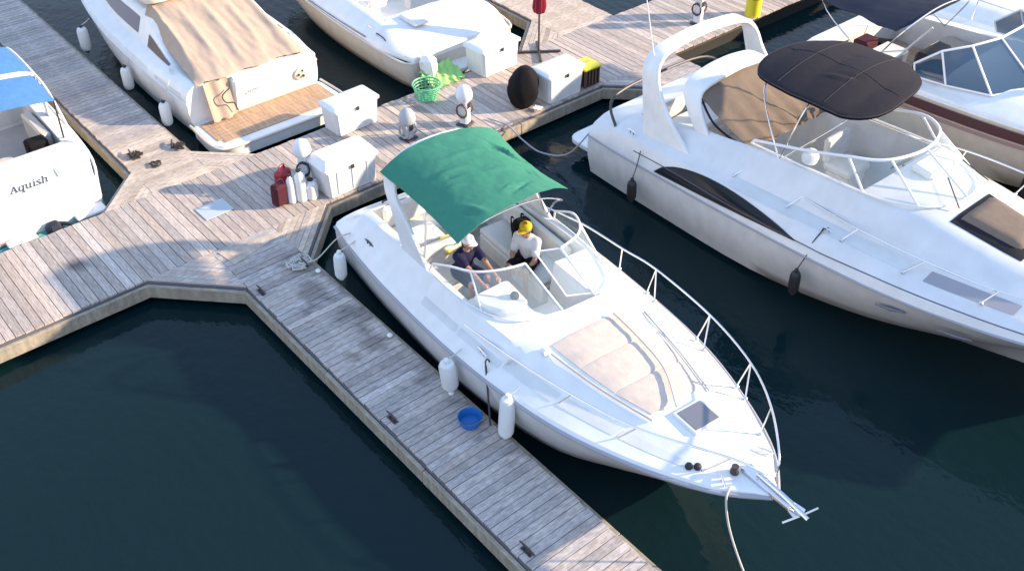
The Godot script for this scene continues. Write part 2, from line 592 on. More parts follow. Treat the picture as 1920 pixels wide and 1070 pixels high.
# deck sections: z and the half profile from the sheer to the centre line
class Deck:
	var keys := []
	func _init(k: Array) -> void: keys = k
	func prof(z: float) -> Array:
		var n := keys.size()
		var i := 0
		while i < n - 2 and z > keys[i + 1][0]: i += 1
		var A: Array = keys[i]
		var B: Array = keys[i + 1]
		var t := clampf((z - A[0]) / (B[0] - A[0]), 0.0, 1.0)
		var P: Array = keys[maxi(i - 1, 0)]
		var Q: Array = keys[mini(i + 2, n - 1)]
		var smooth_seg: bool = A[2] and B[2]
		var out := []
		for j in A[1].size():
			var a := Vector2(A[1][j][0], A[1][j][1])
			var b := Vector2(B[1][j][0], B[1][j][1])
			if smooth_seg:
				var p := Vector2(P[1][j][0], P[1][j][1]) if P[2] else a
				var q := Vector2(Q[1][j][0], Q[1][j][1]) if Q[2] else b
				out.append(a.cubic_interpolate(b, p, q, t))
			else: out.append(a.lerp(b, t))
		return out
	func point(z: float, s: float, side: float) -> Vector3:
		var p := prof(z)
		var i := clampi(int(s), 0, p.size() - 2)
		var v: Vector2 = p[i].lerp(p[i + 1], s - i)
		return Vector3(side * v.x, v.y, z)
	func rings() -> Array:
		var r := []
		for i in keys.size() - 1:
			var A: Array = keys[i]
			var B: Array = keys[i + 1]
			var n := maxi(1, int((B[0] - A[0]) / 0.16))
			for k in n + (1 if i == keys.size() - 2 else 0):
				var z: float = lerpf(A[0], B[0], float(k) / n)
				var ring := PackedVector3Array()
				var p := prof(z)
				for q in p: ring.append(Vector3(-q.x, q.y, z))
				for j in range(p.size() - 2, -1, -1): ring.append(Vector3(p[j].x, p[j].y, z))
				r.append(ring)
		return r
	# a strip laid on the deck between profile positions s0 and s1
	func strip(mb: MB, z0: float, z1: float, s0: float, s1: float, side: float, lift: float, nz := 10, ns := 3) -> void:
		var rows := []
		for i in nz + 1:
			var z := lerpf(z0, z1, float(i) / nz)
			var row := PackedVector3Array()
			for j in ns + 1:
				var s := lerpf(s0, s1, float(j) / ns)
				var p := point(z, s, side)
				var d := point(z, s + 0.05, side) - point(z, s - 0.05, side)
				var nrm := Vector3(-d.y, d.x, 0).normalized()
				if nrm.y < 0.0: nrm = -nrm
				row.append(p + nrm * lift)
			rows.append(row)
		mb.loft(rows, false, side < 0.0)

func deck_part(dk: Deck, m: Material, parent: Node, called := "deck") -> void:
	var mb := MB.new()
	var rg := dk.rings()
	mb.loft(rg, false, true)
	mb.fan(rg[0], false)
	part(called, mb, m, parent, 34.0)

# ruled glass between a lower and an upper curve, with thickness
func pane(called: String, low: Array, high: Array, m: Material, parent: Node) -> MeshInstance3D:
	var mb := MB.new()
	var a := PackedVector3Array(); var b := PackedVector3Array()
	for p in low: a.append(p)
	for p in high: b.append(p)
	mb.loft([a, b], false, false)
	return part(called, mb, m, parent)

func cushion(called: String, xf: Transform3D, s: Vector3, m: Material, parent: Node) -> void:
	slabp(called, xf, s, 0.045, m, parent)

# outline rounded at the corners
func round_poly(pts: Array, r: float, n := 4) -> PackedVector2Array:
	var out := PackedVector2Array()
	var c := pts.size()
	for i in c:
		var p := Vector2(pts[i][0], pts[i][1])
		var a := Vector2(pts[(i + c - 1) % c][0], pts[(i + c - 1) % c][1])
		var b := Vector2(pts[(i + 1) % c][0], pts[(i + 1) % c][1])
		var da := (a - p).normalized() * minf(r, a.distance_to(p) * 0.45)
		var db := (b - p).normalized() * minf(r, b.distance_to(p) * 0.45)
		for k in n + 1:
			var t := float(k) / n
			out.append((p + da).lerp(p, t).lerp(p.lerp(p + db, t), t))
	return out

func slab_poly(called: String, poly: PackedVector2Array, y0: float, y1: float, bev: float, m: Material, parent: Node) -> MeshInstance3D:
	var mb := MB.new()
	mb.slab(poly, y0, y1, bev)
	return part(called, mb, m, parent)

func wheel(parent: Node, at: Vector3, tilt: float, r := 0.19) -> void:
	var b := rx(tilt)
	var pts := []
	for i in 25: pts.append(at + b * Vector3(cos(TAU * i / 24) * r, 0, sin(TAU * i / 24) * r))
	var mb := MB.new()
	mb.tube(pts, 0.016, 6)
	for k in 3:
		var t := TAU * k / 3 + 0.5
		mb.tube([at, at + b * Vector3(cos(t) * r, 0, sin(t) * r)], 0.012, 6)
	mb.lathe(Transform3D(b, at), [[0.05, -0.02], [0.055, 0.0], [0.04, 0.025]], 12)
	mb.tube([at, at + b * Vector3(0, -0.16, 0)], 0.025, 8)
	part("steering_wheel", mb, M.rubber_black, parent)

func cleat(parent: Node, at: Vector3, turn: float, m: Material = null, s := 1.0) -> void:
	var mb := MB.new()
	var b := ry(turn) * Basis.from_scale(Vector3(s, s, s))
	mb.tube([at + b * Vector3(-0.13, 0.055, 0), at + b * Vector3(-0.05, 0.065, 0), at + b * Vector3(0.05, 0.065, 0), at + b * Vector3(0.13, 0.055, 0)], [0.010 * s, 0.016 * s, 0.016 * s, 0.010 * s], 6)
	for k in [-0.045, 0.045]: mb.tube([at + b * Vector3(k, 0, 0), at + b * Vector3(k, 0.065, 0)], 0.014 * s, 6)
	part("cleat", mb, m if m else M.steel, parent)

# ---------------------------------------------------------------- cruiser with the green bimini
func height(dk: Deck, z: float, u: float) -> float:
	var p := dk.prof(z)
	u = absf(u)
	for i in p.size() - 1:
		var a: Vector2 = p[i]
		var b: Vector2 = p[i + 1]
		if u <= a.x and u >= b.x: return lerpf(a.y, b.y, (a.x - u) / maxf(a.x - b.x, 0.001))
	return p[0].y

# cushion lying on the curved deck
func deck_pad(called: String, dk: Deck, z0: float, z1: float, w0: float, w1: float, u0: float, th: float, m: Material, parent: Node) -> void:
	var rows := []
	var nz := 10
	var nu := 12
	for i in nz + 1:
		var f := float(i) / nz
		var z := lerpf(z0, z1, f)
		var w := lerpf(w0, w1, f)
		var row := PackedVector3Array()
		for j in nu + 1:
			var s := float(j) / nu * 2.0 - 1.0
			var u := u0 + s * w
			var e := (1.0 - pow(absf(s), 10.0)) * (1.0 - pow(absf(f * 2.0 - 1.0), 10.0))
			row.append(Vector3(u, height(dk, z, u) + 0.012 + th * e + 0.006 * stain_noise.get_noise_2d(u * 12.0, z * 12.0), z))
		rows.append(row)
	var mb := MB.new()
	mb.sheet(rows, 0.03, true)
	part(called, mb, m, parent, 60.0)

func arch(called: String, path: Array, th: float, m: Material, parent: Node) -> void:
	# path rows: [x, y, z aft, z forward]; swept as a rounded bar
	var rings := []
	var n := path.size()
	var pos := []
	var zz := []
	for p in path:
		pos.append(Vector3(p[0], p[1], 0)); zz.append(Vector3(p[2], p[3], 0))
	pos = curve(pos, 4); zz = curve(zz, 4)
	n = pos.size()
	for i in n:
		var d: Vector3 = (pos[mini(i + 1, n - 1)] - pos[maxi(i - 1, 0)]).normalized()
		var nn := Vector3(-d.y, d.x, 0) * th * 0.5
		var a: float = zz[i].x
		var b: float = zz[i].y
		var e := minf(0.035, (b - a) * 0.3)
		var c: Vector3 = pos[i]
		var ring := PackedVector3Array()
		for q in [[1, a + e], [0.5, a], [-0.5, a], [-1, a + e], [-1, b - e], [-0.5, b], [0.5, b], [1, b - e]]:
			ring.append(c + nn * q[0] + Vector3(0, 0, q[1]))
		rings.append(ring)
	var mb := MB.new()
	mb.loft(rings, true, false)
	mb.fan(rings[0], true); mb.fan(rings[-1], false)
	part(called, mb, m, parent, 50.0)

func mirror_path(p: Array) -> Array:
	var r := p.duplicate()
	for i in range(p.size() - 1, -1, -1):
		if absf(p[i][0]) > 0.01: r.append([-p[i][0], p[i][1], p[i][2], p[i][3]])
	return r

func bow_rail(parent: Node, top: Array, feet: Array, idx: Array, r := 0.016) -> void:
	var pts := curve(top, 6)
	rod("bow_rail", pts, r, M.steel, parent)
	for i in feet.size():
		var f := Vector3(feet[i][0], feet[i][1], feet[i][2])
		var t: Vector3 = pts[clampi(int(idx[i] * 6.0), 0, pts.size() - 1)]
		var st := rod("stanchion", [f, t], r * 0.85, M.steel, parent, 6)
		var mb := MB.new()
		mb.lathe(T(f.x, f.y - 0.012, f.z), [[0.034, 0.0], [0.034, 0.014], [0.018, 0.03]], 10)
		part("foot", mb, M.steel, st)

func wrinkle(x: float, z: float, lines: Array) -> float:
	var y := 0.0
	for l in lines:
		# [x, z, dx, dz, length, width, height]
		var d := Vector2(l[2], l[3]).normalized()
		var q := Vector2(x - l[0], z - l[1])
		var along := q.dot(d)
		var across := q.dot(Vector2(-d.y, d.x)) + 0.02 * sin(along * 6.0)
		y += l[6] * exp(-across * across / (l[5] * l[5])) * smoothstep(l[4] * 0.5, 0.0, absf(along))
	return y

func build_green_top_cruiser() -> void:
	var b := thing("motor_cruiser", "white motor cruiser with green canvas bimini and two people aboard, moored at the finger dock", "boat", Vector3(3.46, 0, 1.2), -0.09)
	var rows := [[0.35, 1.60, 0.95, 0.35, 1.45, 0.10, 0.35, -0.35], [2.0, 1.74, 0.975, 2.0, 1.52, 0.10, 2.0, -0.40], [4.5, 1.72, 1.07, 4.4, 1.50, 0.14, 4.4, -0.45], [6.6, 1.49, 1.22, 6.3, 1.20, 0.28, 6.2, -0.40], [8.0, 1.07, 1.355, 7.4, 0.75, 0.50, 7.2, -0.25], [9.0, 0.59, 1.47, 8.2, 0.36, 0.72, 7.9, 0.10], [9.6, 0.05, 1.55, 8.75, 0.03, 0.95, 8.45, 0.50]]
	var S := hull_part(rows, M.gelcoat_grey, b)
	rub(S, 0.030, M.rub_grey, b)
	var dk := Deck.new([
		[0.35, [[1.60, 0.95], [1.55, 1.04], [1.40, 1.09], [1.20, 1.12], [1.0, 1.13], [0.9, 1.13], [0.5, 1.13], [0, 1.13]], true],
		[0.90, [[1.67, 0.956], [1.63, 1.06], [1.52, 1.17], [1.36, 1.36], [1.25, 1.43], [1.10, 1.44], [0.6, 1.44], [0, 1.44]], true],
		[0.93, [[1.675, 0.957], [1.635, 1.06], [1.52, 1.17], [1.36, 1.36], [1.25, 1.43], [1.10, 1.44], [1.08, 0.60], [0, 0.58]], false],
		[2.2, [[1.745, 0.98], [1.70, 1.08], [1.55, 1.20], [1.37, 1.46], [1.27, 1.55], [1.12, 1.55], [1.10, 0.60], [0, 0.58]], true],
		[3.4, [[1.745, 1.025], [1.70, 1.12], [1.53, 1.25], [1.37, 1.50], [1.28, 1.60], [1.16, 1.60], [1.14, 0.60], [0, 0.58]], true],
		[4.15, [[1.73, 1.055], [1.68, 1.15], [1.49, 1.28], [1.36, 1.50], [1.26, 1.62], [1.16, 1.62], [1.14, 0.60], [0, 0.58]], true],
		[4.18, [[1.73, 1.057], [1.68, 1.15], [1.49, 1.28], [1.36, 1.50], [1.26, 1.62], [0.50, 1.66], [0.38, 0.85], [0, 0.85]], false],
		[5.00, [[1.685, 1.10], [1.63, 1.19], [1.43, 1.305], [1.28, 1.46], [1.15, 1.60], [0.50, 1.67], [0.38, 1.32], [0, 1.32]], true],
		[5.24, [[1.668, 1.118], [1.61, 1.205], [1.42, 1.31], [1.25, 1.445], [1.11, 1.57], [0.62, 1.65], [0.36, 1.665], [0, 1.668]], false],
		[6.0, [[1.585, 1.17], [1.53, 1.255], [1.33, 1.34], [1.08, 1.42], [0.90, 1.53], [0.60, 1.60], [0.30, 1.63], [0, 1.635]], true],
		[7.0, [[1.395, 1.255], [1.34, 1.33], [1.12, 1.39], [0.88, 1.45], [0.72, 1.53], [0.50, 1.58], [0.25, 1.60], [0, 1.605]], true],
		[8.0, [[1.07, 1.355], [1.02, 1.42], [0.82, 1.46], [0.62, 1.50], [0.48, 1.545], [0.34, 1.57], [0.17, 1.58], [0, 1.585]], true],
		[9.0, [[0.59, 1.47], [0.55, 1.52], [0.42, 1.54], [0.32, 1.55], [0.24, 1.56], [0.17, 1.567], [0.08, 1.572], [0, 1.575]], true],
		[9.62, [[0.05, 1.55], [0.045, 1.57], [0.04, 1.58], [0.03, 1.585], [0.02, 1.585], [0.015, 1.585], [0.01, 1.585], [0, 1.585]], true]])
	deck_part(dk, M.gelcoat, b)
	# swim platform
	slab_poly("swim_platform", round_poly([[-1.35, 0.40], [-1.35, -0.30], [1.35, -0.30], [1.35, 0.40]], 0.25), 0.36, 0.45, 0.02, M.gelcoat, b)
	# side deck non-skid panels
	for side in [-1.0, 1.0]:
		for e in [[3.36, 4.30], [4.36, 5.38], [5.44, 6.46], [6.52, 7.5], [7.56, 8.6]]:
			var mb := MB.new()
			dk.strip(mb, e[0], e[1], 2.0 if e[0] > 5.0 else 1.75, 2.75 if e[0] > 5.0 else 2.3, side, 0.004)
			part("nonskid_panel", mb, M.nonskid, b)
	# hull port light
	var pl := MB.new()
	pl.box(T(-1.695, 0.80, 3.45, ry(0.02) * rz(-0.2)), Vector3(0.02, 0.10, 0.42), 0.02)
	part("port_light", pl, M.tinted, b)
	# radar arch
	arch("radar_arch", mirror_path([[-1.25, 1.53, 2.30, 3.15], [-1.20, 2.05, 1.92, 2.48], [-1.13, 2.34, 1.58, 1.97], [-0.98, 2.56, 1.42, 1.80], [-0.55, 2.74, 1.34, 1.68], [0, 2.79, 1.32, 1.66]]), 0.075, M.gelcoat, b)
	# bimini canvas
	var rowsb := []
	var wr := [[-0.45, 2.5, 1, 0.35, 0.9, 0.05, 0.05], [-0.25, 2.75, 1, 0.5, 0.7, 0.03, 0.05], [-0.6, 2.85, 1, 0.5, 0.6, 0.03, 0.05], [-0.5, 2.65, 1, 0.45, 0.5, 0.02, -0.05], [0.72, 2.35, 0.25, 1, 1.0, 0.028, -0.10], [0.83, 2.4, 0.22, 1, 0.9, 0.025, 0.08], [0.62, 2.3, 0.3, 1, 0.6, 0.025, -0.08], [0.92, 2.6, 0.2, 1, 0.8, 0.022, -0.07], [0.30, 3.5, 1, -0.25, 0.8, 0.025, -0.07], [0.1, 3.42, 1, -0.2, 0.5, 0.02, 0.05], [-0.6, 3.55, 0.35, 1, 0.7, 0.05, 0.06], [-0.75, 3.5, 0.3, 1, 0.5, 0.025, -0.05], [0.0, 2.2, 1, 0.15, 1.4, 0.06, 0.035], [0.85, 3.2, -0.3, 1, 0.5, 0.03, 0.05], [0.7, 3.1, -0.2, 1, 0.35, 0.02, -0.05], [0.2, 2.9, 1, 0.2, 1.4, 0.08, 0.03]]
	var nt := 64
	var ns := 64
	for i in nt + 1:
		var t := float(i) / nt
		var row := PackedVector3Array()
		for j in ns + 1:
			var s := float(j) / ns * 2.0 - 1.0
			var half := 1.17 - 0.03 * t - 0.08 * sin(t * PI) * absf(s)
			var u := s * half
			var z := lerpf(1.52, 3.76, t) + 0.10 * (1.0 - s * s) * (t - 0.3) - 0.12 * s * t
			var y := 2.60 + 0.29 * (1.0 - pow(absf(s), 2.6)) - 0.03 * t - 0.02 * t * t - 0.04 * sin(t * PI) * absf(s) * absf(s)
			y += 0.6 * wrinkle(u, z, wr) + 0.003 * stain_noise.get_noise_2d(u * 7.0, z * 7.0) + 0.012 * stain_noise.get_noise_2d(u * 2.0 + 9.0, z * 2.0)
			row.append(Vector3(u, y, z))
		rowsb.append(row)
	var cm := MB.new()
	cm.sheet(rowsb, 0.012, true)
	part("bimini_canvas", cm, M.canvas_green, b, 70.0)
	for e in [[2.75, 2.46, 2.78], [3.66, 2.38, 2.66]]:
		rod("bimini_bow", curve([[-1.24, 1.56, 2.95], [-1.10, 2.15, lerpf(2.95, e[0], 0.6)], [-1.02, e[1], e[0]], [-0.6, e[2] - 0.07, e[0] + 0.03], [0, e[2] + 0.01, e[0] + 0.05], [0.6, e[2] - 0.07, e[0] + 0.03], [1.02, e[1], e[0]], [1.10, 2.15, lerpf(2.95, e[0], 0.6)], [1.24, 1.56, 2.95]], 5), 0.014, M.steel, b)
	# windscreen
	var nb := curve([[-1.26, 1.615, 3.15], [-1.25, 1.625, 3.9], [-1.14, 1.64, 4.5], [-0.92, 1.655, 4.95], [-0.56, 1.675, 5.16], [-0.14, 1.685, 5.26]], 4)
	var nt2 := curve([[-1.24, 1.80, 3.25], [-1.22, 2.06, 3.75], [-1.08, 2.14, 4.12], [-0.85, 2.17, 4.32], [-0.55, 2.19, 4.45], [-0.32, 2.20, 4.50]], 4)
	var fb := curve([[0.50, 1.685, 5.23], [0.92, 1.665, 5.08], [1.14, 1.64, 4.6], [1.25, 1.625, 3.9], [1.26, 1.615, 3.15]], 4)
	var ft := curve([[0.37, 2.20, 4.50], [0.80, 2.18, 4.36], [1.06, 2.14, 4.10], [1.22, 2.06, 3.70], [1.24, 1.80, 3.2]], 4)
	for e in [[nb, nt2], [fb, ft]]:
		var fr := MB.new()
		fr.tube(e[0], 0.016, 6)
		fr.tube(e[1], 0.020, 6)
		for k in [0, 8, e[0].size() - 1]: fr.tube([e[0][k], e[1][k]], 0.017, 6)
		var frame := part("windscreen_frame", fr, M.white_metal, b)
		pane("pane", e[0].slice(0, 9), e[1].slice(0, 9), M.glass, frame)
		pane("pane", e[0].slice(8), e[1].slice(8), M.glass, frame)
	# the centre light swung open
	var cw := MB.new()
	var q := [Vector3(0.50, 1.70, 5.20), Vector3(0.36, 2.19, 4.49), Vector3(0.02, 2.14, 4.28), Vector3(0.12, 1.68, 5.0)]
	for k in 4: cw.tube([q[k], q[(k + 1) % 4]], 0.014, 6)
	var cwp := part("centre_light", cw, M.white_metal, b)
	pane("pane", [q[0], q[3]], [q[1], q[2]], M.glass, cwp)
	# helm and cockpit
	var ds := MB.new()
	ds.slab(round_poly([[-1.10, 4.20], [-0.42, 4.16], [-0.46, 4.78], [-0.62, 4.95], [-0.95, 4.80], [-1.12, 4.5]], 0.08), 1.60, 1.74, 0.04)
	part("instrument_binnacle", ds, M.gelcoat, b)
	slabp("instrument_panel", T(-0.76, 1.52, 4.145, rx(0.35)), Vector3(0.62, 0.22, 0.02), 0.006, M.rubber_black, b)
	var cp := MB.new()
	cp.lathe(T(-0.60, 1.735, 4.62), [[0.07, 0], [0.075, 0.04], [0.055, 0.08], [0.02, 0.10]], 14)
	part("compass", cp, M.rubber_black, b)
	wheel(b, Vector3(-0.62, 1.36, 3.98), -0.9, 0.20)
	slabp("helm_seat_base", T(-0.62, 0.78, 2.80), Vector3(0.86, 0.42, 0.50), 0.03, M.gelcoat, b)
	cushion("helm_seat", T(-0.62, 1.05, 2.82), Vector3(0.88, 0.14, 0.54), M.vinyl, b)
	cushion("helm_backrest", T(-0.62, 1.33, 2.54, rx(-0.12)), Vector3(0.88, 0.50, 0.12), M.vinyl, b)
	slabp("lounge_base", T(0.76, 0.75, 2.95), Vector3(0.62, 0.36, 1.9), 0.03, M.gelcoat, b)
	cushion("lounge_seat", T(0.76, 1.0, 2.95), Vector3(0.64, 0.14, 1.9), M.vinyl, b)
	cushion("lounge_backrest", T(1.03, 1.28, 2.95, rz(-0.1)), Vector3(0.12, 0.45, 1.9), M.vinyl, b)
	slabp("aft_bench_base", T(-0.1, 0.75, 1.25), Vector3(1.7, 0.36, 0.55), 0.03, M.gelcoat, b)
	cushion("aft_bench_seat", T(-0.1, 1.0, 1.25), Vector3(1.7, 0.14, 0.58), M.vinyl, b)
	cushion("aft_backrest", T(-0.1, 1.28, 1.04, rx(-0.1)), Vector3(1.7, 0.42, 0.12), M.vinyl, b)
	slabp("wet_bar", T(-0.72, 1.02, 2.05), Vector3(0.66, 0.86, 0.62), 0.05, M.gelcoat, b)
	var so := MB.new()
	so.box(T(0, 0.595, 2.6), Vector3(2.0, 0.012, 3.0), 0.004)
	part("cockpit_carpet", so, M.sole, b)
	# foredeck
	deck_pad("sunpad_cushion", dk, 5.72, 6.34, 0.80, 0.74, 0.10, 0.012, M.pad_cream, b)
	deck_pad("sunpad_cushion", dk, 6.36, 7.00, 0.74, 0.64, 0.10, 0.012, M.pad_cream, b)
	deck_pad("sunpad_cushion", dk, 7.02, 7.62, 0.64, 0.48, 0.10, 0.012, M.pad_cream, b)
	for e in [[[-0.80, 5.85], [-0.74, 6.3], [-0.64, 6.9], [-0.45, 7.72]], [[1.0, 5.85], [0.94, 6.3], [0.84, 6.9], [0.62, 7.72]], [[0.45, 5.75], [0.42, 6.4], [0.30, 7.1], [-0.05, 7.75]]]:
		var pts := []
		for p in e: pts.append(Vector3(p[0], height(dk, p[1], p[0]) + (0.075 if e[0][0] == 0.45 else 0.03), p[1]))
		rod("pad_shadow_line", curve(pts, 5), 0.017, M.strap, b, 6)  # grey rods give pad piping and the shadow lines across the foredeck
	slabp("hatch_frame", T(0.10, 1.60, 8.03), Vector3(0.52, 0.06, 0.48), 0.015, M.gelcoat, b)
	slabp("hatch_glass", T(0.10, 1.632, 8.03), Vector3(0.43, 0.014, 0.39), 0.004, M.hatch_glass, b)
	# guard rails
	bow_rail(b, [[-1.46, 1.32, 3.30], [-1.38, 1.40, 4.40], [-1.26, 1.50, 5.55], [-1.07, 1.60, 6.70], [-0.79, 1.70, 7.78], [-0.22, 1.83, 8.96], [0.10, 1.66, 9.36]], [[-1.48, 1.20, 3.28], [-1.42, 1.27, 4.34], [-1.37, 1.29, 5.40], [-1.20, 1.33, 6.52], [-0.94, 1.42, 7.58], [-0.45, 1.52, 8.74]], [0.1, 1, 2, 3, 4, 5])
	bow_rail(b, [[1.42, 1.50, 2.6], [1.52, 1.66, 3.6], [1.60, 1.70, 4.58], [1.65, 1.75, 5.36], [1.52, 1.82, 6.73], [1.22, 1.88, 7.87], [0.76, 1.95, 8.70], [0.20, 1.96, 9.38], [0.16, 1.60, 9.40]], [[1.60, 1.27, 4.55], [1.56, 1.27, 5.30], [1.50, 1.30, 5.55], [1.38, 1.36, 6.66], [1.30, 1.36, 6.9], [1.10, 1.44, 7.80], [1.02, 1.45, 8.05], [0.64, 1.52, 8.70]], [2, 3, 3, 4, 4, 5, 5, 6])
	# ground tackle
	slab_poly("anchor_roller", PackedVector2Array([Vector2(-0.09, 9.05), Vector2(0.09, 9.05), Vector2(0.07, 9.86), Vector2(-0.07, 9.86)]), 1.585, 1.635, 0.01, M.steel, b)
	var an := MB.new()
	an.tube(V3([[0, 1.66, 9.25], [0, 1.67, 9.7], [0.01, 1.62, 10.12]]), [0.022, 0.026, 0.03], 8)
	an.tube(V3([[-0.26, 1.58, 9.95], [0.01, 1.60, 10.02], [0.28, 1.58, 10.05]]), 0.014, 6)
	for s in [-1.0, 1.0]:
		an.slab(PackedVector2Array([Vector2(0.01, 10.03), Vector2(0.02 + s * 0.11, 9.98), Vector2(0.02 + s * 0.06, 9.70), Vector2(0.01 + s * 0.015, 9.78)]), 1.57, 1.59)
	part("anchor", an, M.steel, b)
	var wl := MB.new()
	wl.lathe(T(-0.17, 1.575, 9.02), [[0.06, 0], [0.06, 0.05], [0.04, 0.09], [0.05, 0.12]], 12)
	part("windlass", wl, M.dark_metal, b)
	for e in [[-0.56, 8.58], [-0.48, 8.66]]:
		var kb := MB.new()
		kb.lathe(T(e[0], height(dk, e[1], e[0]) - 0.005, e[1]), [[0.05, 0], [0.055, 0.03], [0.045, 0.06], [0.02, 0.075]], 10)
		part("foot_switch", kb, M.rubber_black, b)
	cleat(b, Vector3(-0.40, 1.53, 9.05), 1.1)
	cleat(b, Vector3(0.44, 1.53, 9.0), -1.1)
	cleat(b, Vector3(-1.50, 1.2, 1.5), 1.57, M.dark_metal)
	cleat(b, Vector3(-1.46, 1.28, 5.0), 1.5)
	var sp := MB.new()
	sp.lathe(Transform3D(rx(1.3), Vector3(-0.86, 1.60, 5.75)), [[0.03, -0.06], [0.05, 0.0], [0.055, 0.06], [0.05, 0.075]], 12)
	sp.tube(V3([[-0.86, 1.50, 5.75], [-0.86, 1.60, 5.75]]), 0.015, 6)
	part("searchlight", sp, M.white_metal, b)
	# outboard gear on the transom corner
	var gr := MB.new()
	gr.tube(V3([[-0.75, 1.14, 0.62], [-0.75, 1.34, 0.66], [-0.55, 1.40, 0.70]]), 0.02, 6)
	gr.box(T(-0.66, 1.17, 0.62, ry(0.4)), Vector3(0.22, 0.09, 0.1), 0.02)
	part("stern_winch", gr, M.dark_metal, b)

# ---------------------------------------------------------------- people
# one continuous skin over tapered bones, meshed as surface nets
func sdf_mesh(bones: Array, cell: float, k: float, inflate := 0.0) -> MB:
	var lo := Vector3(1e9, 1e9, 1e9)
	var hi := -lo
	for bn in bones:
		var r: float = maxf(bn[2], bn[3]) + inflate + k + cell * 2.0
		for p in [bn[0], bn[1]]:
			lo = lo.min(p - Vector3(r, r, r)); hi = hi.max(p + Vector3(r, r, r))
	var n := Vector3i(((hi - lo) / cell).ceil()) + Vector3i(2, 2, 2)
	var F := PackedFloat32Array()
	F.resize(n.x * n.y * n.z)
	F.fill(1.0)
	for bn in bones:
		var a: Vector3 = bn[0]
		var b: Vector3 = bn[1]
		var ra: float = bn[2] + inflate
		var rb: float = bn[3] + inflate
		var rm: float = maxf(ra, rb) + k + cell * 2.0
		var b0 := Vector3i(((a.min(b) - Vector3(rm, rm, rm) - lo) / cell).floor())
		var b1 := Vector3i(((a.max(b) + Vector3(rm, rm, rm) - lo) / cell).ceil())
		var ab := b - a
		var l2 := maxf(ab.length_squared(), 1e-9)
		for x in range(maxi(b0.x, 0), mini(b1.x, n.x - 1) + 1):
			for y in range(maxi(b0.y, 0), mini(b1.y, n.y - 1) + 1):
				for z in range(maxi(b0.z, 0), mini(b1.z, n.z - 1) + 1):
					var p := lo + Vector3(x, y, z) * cell
					var t := clampf((p - a).dot(ab) / l2, 0.0, 1.0)
					var d := p.distance_to(a + ab * t) - lerpf(ra, rb, t)
					var id := (x * n.y + y) * n.z + z
					var o := F[id]
					var h := maxf(k - absf(o - d), 0.0) / k
					F[id] = minf(o, d) - h * h * k * 0.25
	var vid := {}
	var verts := PackedVector3Array()
	var sy := n.z
	var sx := n.y * n.z
	for x in n.x - 1:
		for y in n.y - 1:
			for z in n.z - 1:
				var i0 := x * sx + y * sy + z
				var v := [F[i0], F[i0 + 1], F[i0 + sy], F[i0 + sy + 1], F[i0 + sx], F[i0 + sx + 1], F[i0 + sx + sy], F[i0 + sx + sy + 1]]
				var neg := 0
				for q in v:
					if q < 0.0: neg += 1
				if neg == 0 or neg == 8: continue
				var s := Vector3.ZERO
				var c := 0
				for e in [[0, 1], [2, 3], [4, 5], [6, 7], [0, 2], [1, 3], [4, 6], [5, 7], [0, 4], [1, 5], [2, 6], [3, 7]]:
					var f0: float = v[e[0]]
					var f1: float = v[e[1]]
					if (f0 < 0.0) != (f1 < 0.0):
						var t := f0 / (f0 - f1)
						var p0 := Vector3(e[0] >> 2, (e[0] >> 1) & 1, e[0] & 1)
						var p1 := Vector3(e[1] >> 2, (e[1] >> 1) & 1, e[1] & 1)
						s += p0.lerp(p1, t); c += 1
				vid[i0] = verts.size()
				verts.append(lo + (Vector3(x, y, z) + s / c) * cell)
	var mb := MB.new()
	for i0 in vid:
		var f: float = F[i0]
		for ax in [[sx, sy, 1], [sy, 1, sx], [1, sx, sy]]:
			var g: float = F[i0 + ax[0]]
			if (f < 0.0) == (g < 0.0): continue
			var q := [i0, i0 - ax[1], i0 - ax[1] - ax[2], i0 - ax[2]]
			if not (vid.has(q[1]) and vid.has(q[2]) and vid.has(q[3])): continue
			var P := [verts[vid[q[0]]], verts[vid[q[1]]], verts[vid[q[2]]], verts[vid[q[3]]]]
			if f < 0.0: mb.quad(P[0], P[1], P[2], P[3])
			else: mb.quad(P[0], P[3], P[2], P[1])
	return mb

func hand_bones(w: Vector3, dir: Vector3, palm_n: Vector3, side: float) -> Array:
	# wrist, pointing direction, palm normal; fingers curl towards the palm
	var x := dir.cross(palm_n).normalized() * side
	var bones := [[w, w + dir * 0.08, 0.026, 0.034], [w + dir * 0.05 + x * 0.018, w + dir * 0.085 + x * 0.022, 0.022, 0.018], [w + dir * 0.05 - x * 0.018, w + dir * 0.085 - x * 0.022, 0.022, 0.018]]
	var ls := [0.055, 0.068, 0.074, 0.064]
	for i in 4:
		var b := w + dir * 0.085 + x * (-0.030 + 0.020 * i)
		var m: Vector3 = b + (dir * 0.8 + palm_n * 0.6).normalized() * ls[i] * 0.55
		var e: Vector3 = m + (dir * 0.1 + palm_n).normalized() * ls[i] * 0.55
		bones.append([b, m, 0.010, 0.009]); bones.append([m, e, 0.009, 0.008])
	var t0 := w + dir * 0.03 + x * 0.028
	var t1 := t0 + (dir * 0.6 + x * 0.6 + palm_n * 0.3).normalized() * 0.04
	bones.append([t0, t1, 0.013, 0.011]); bones.append([t1, t1 + (dir * 0.6 + palm_n * 0.7).normalized() * 0.03, 0.011, 0.009])
	return bones

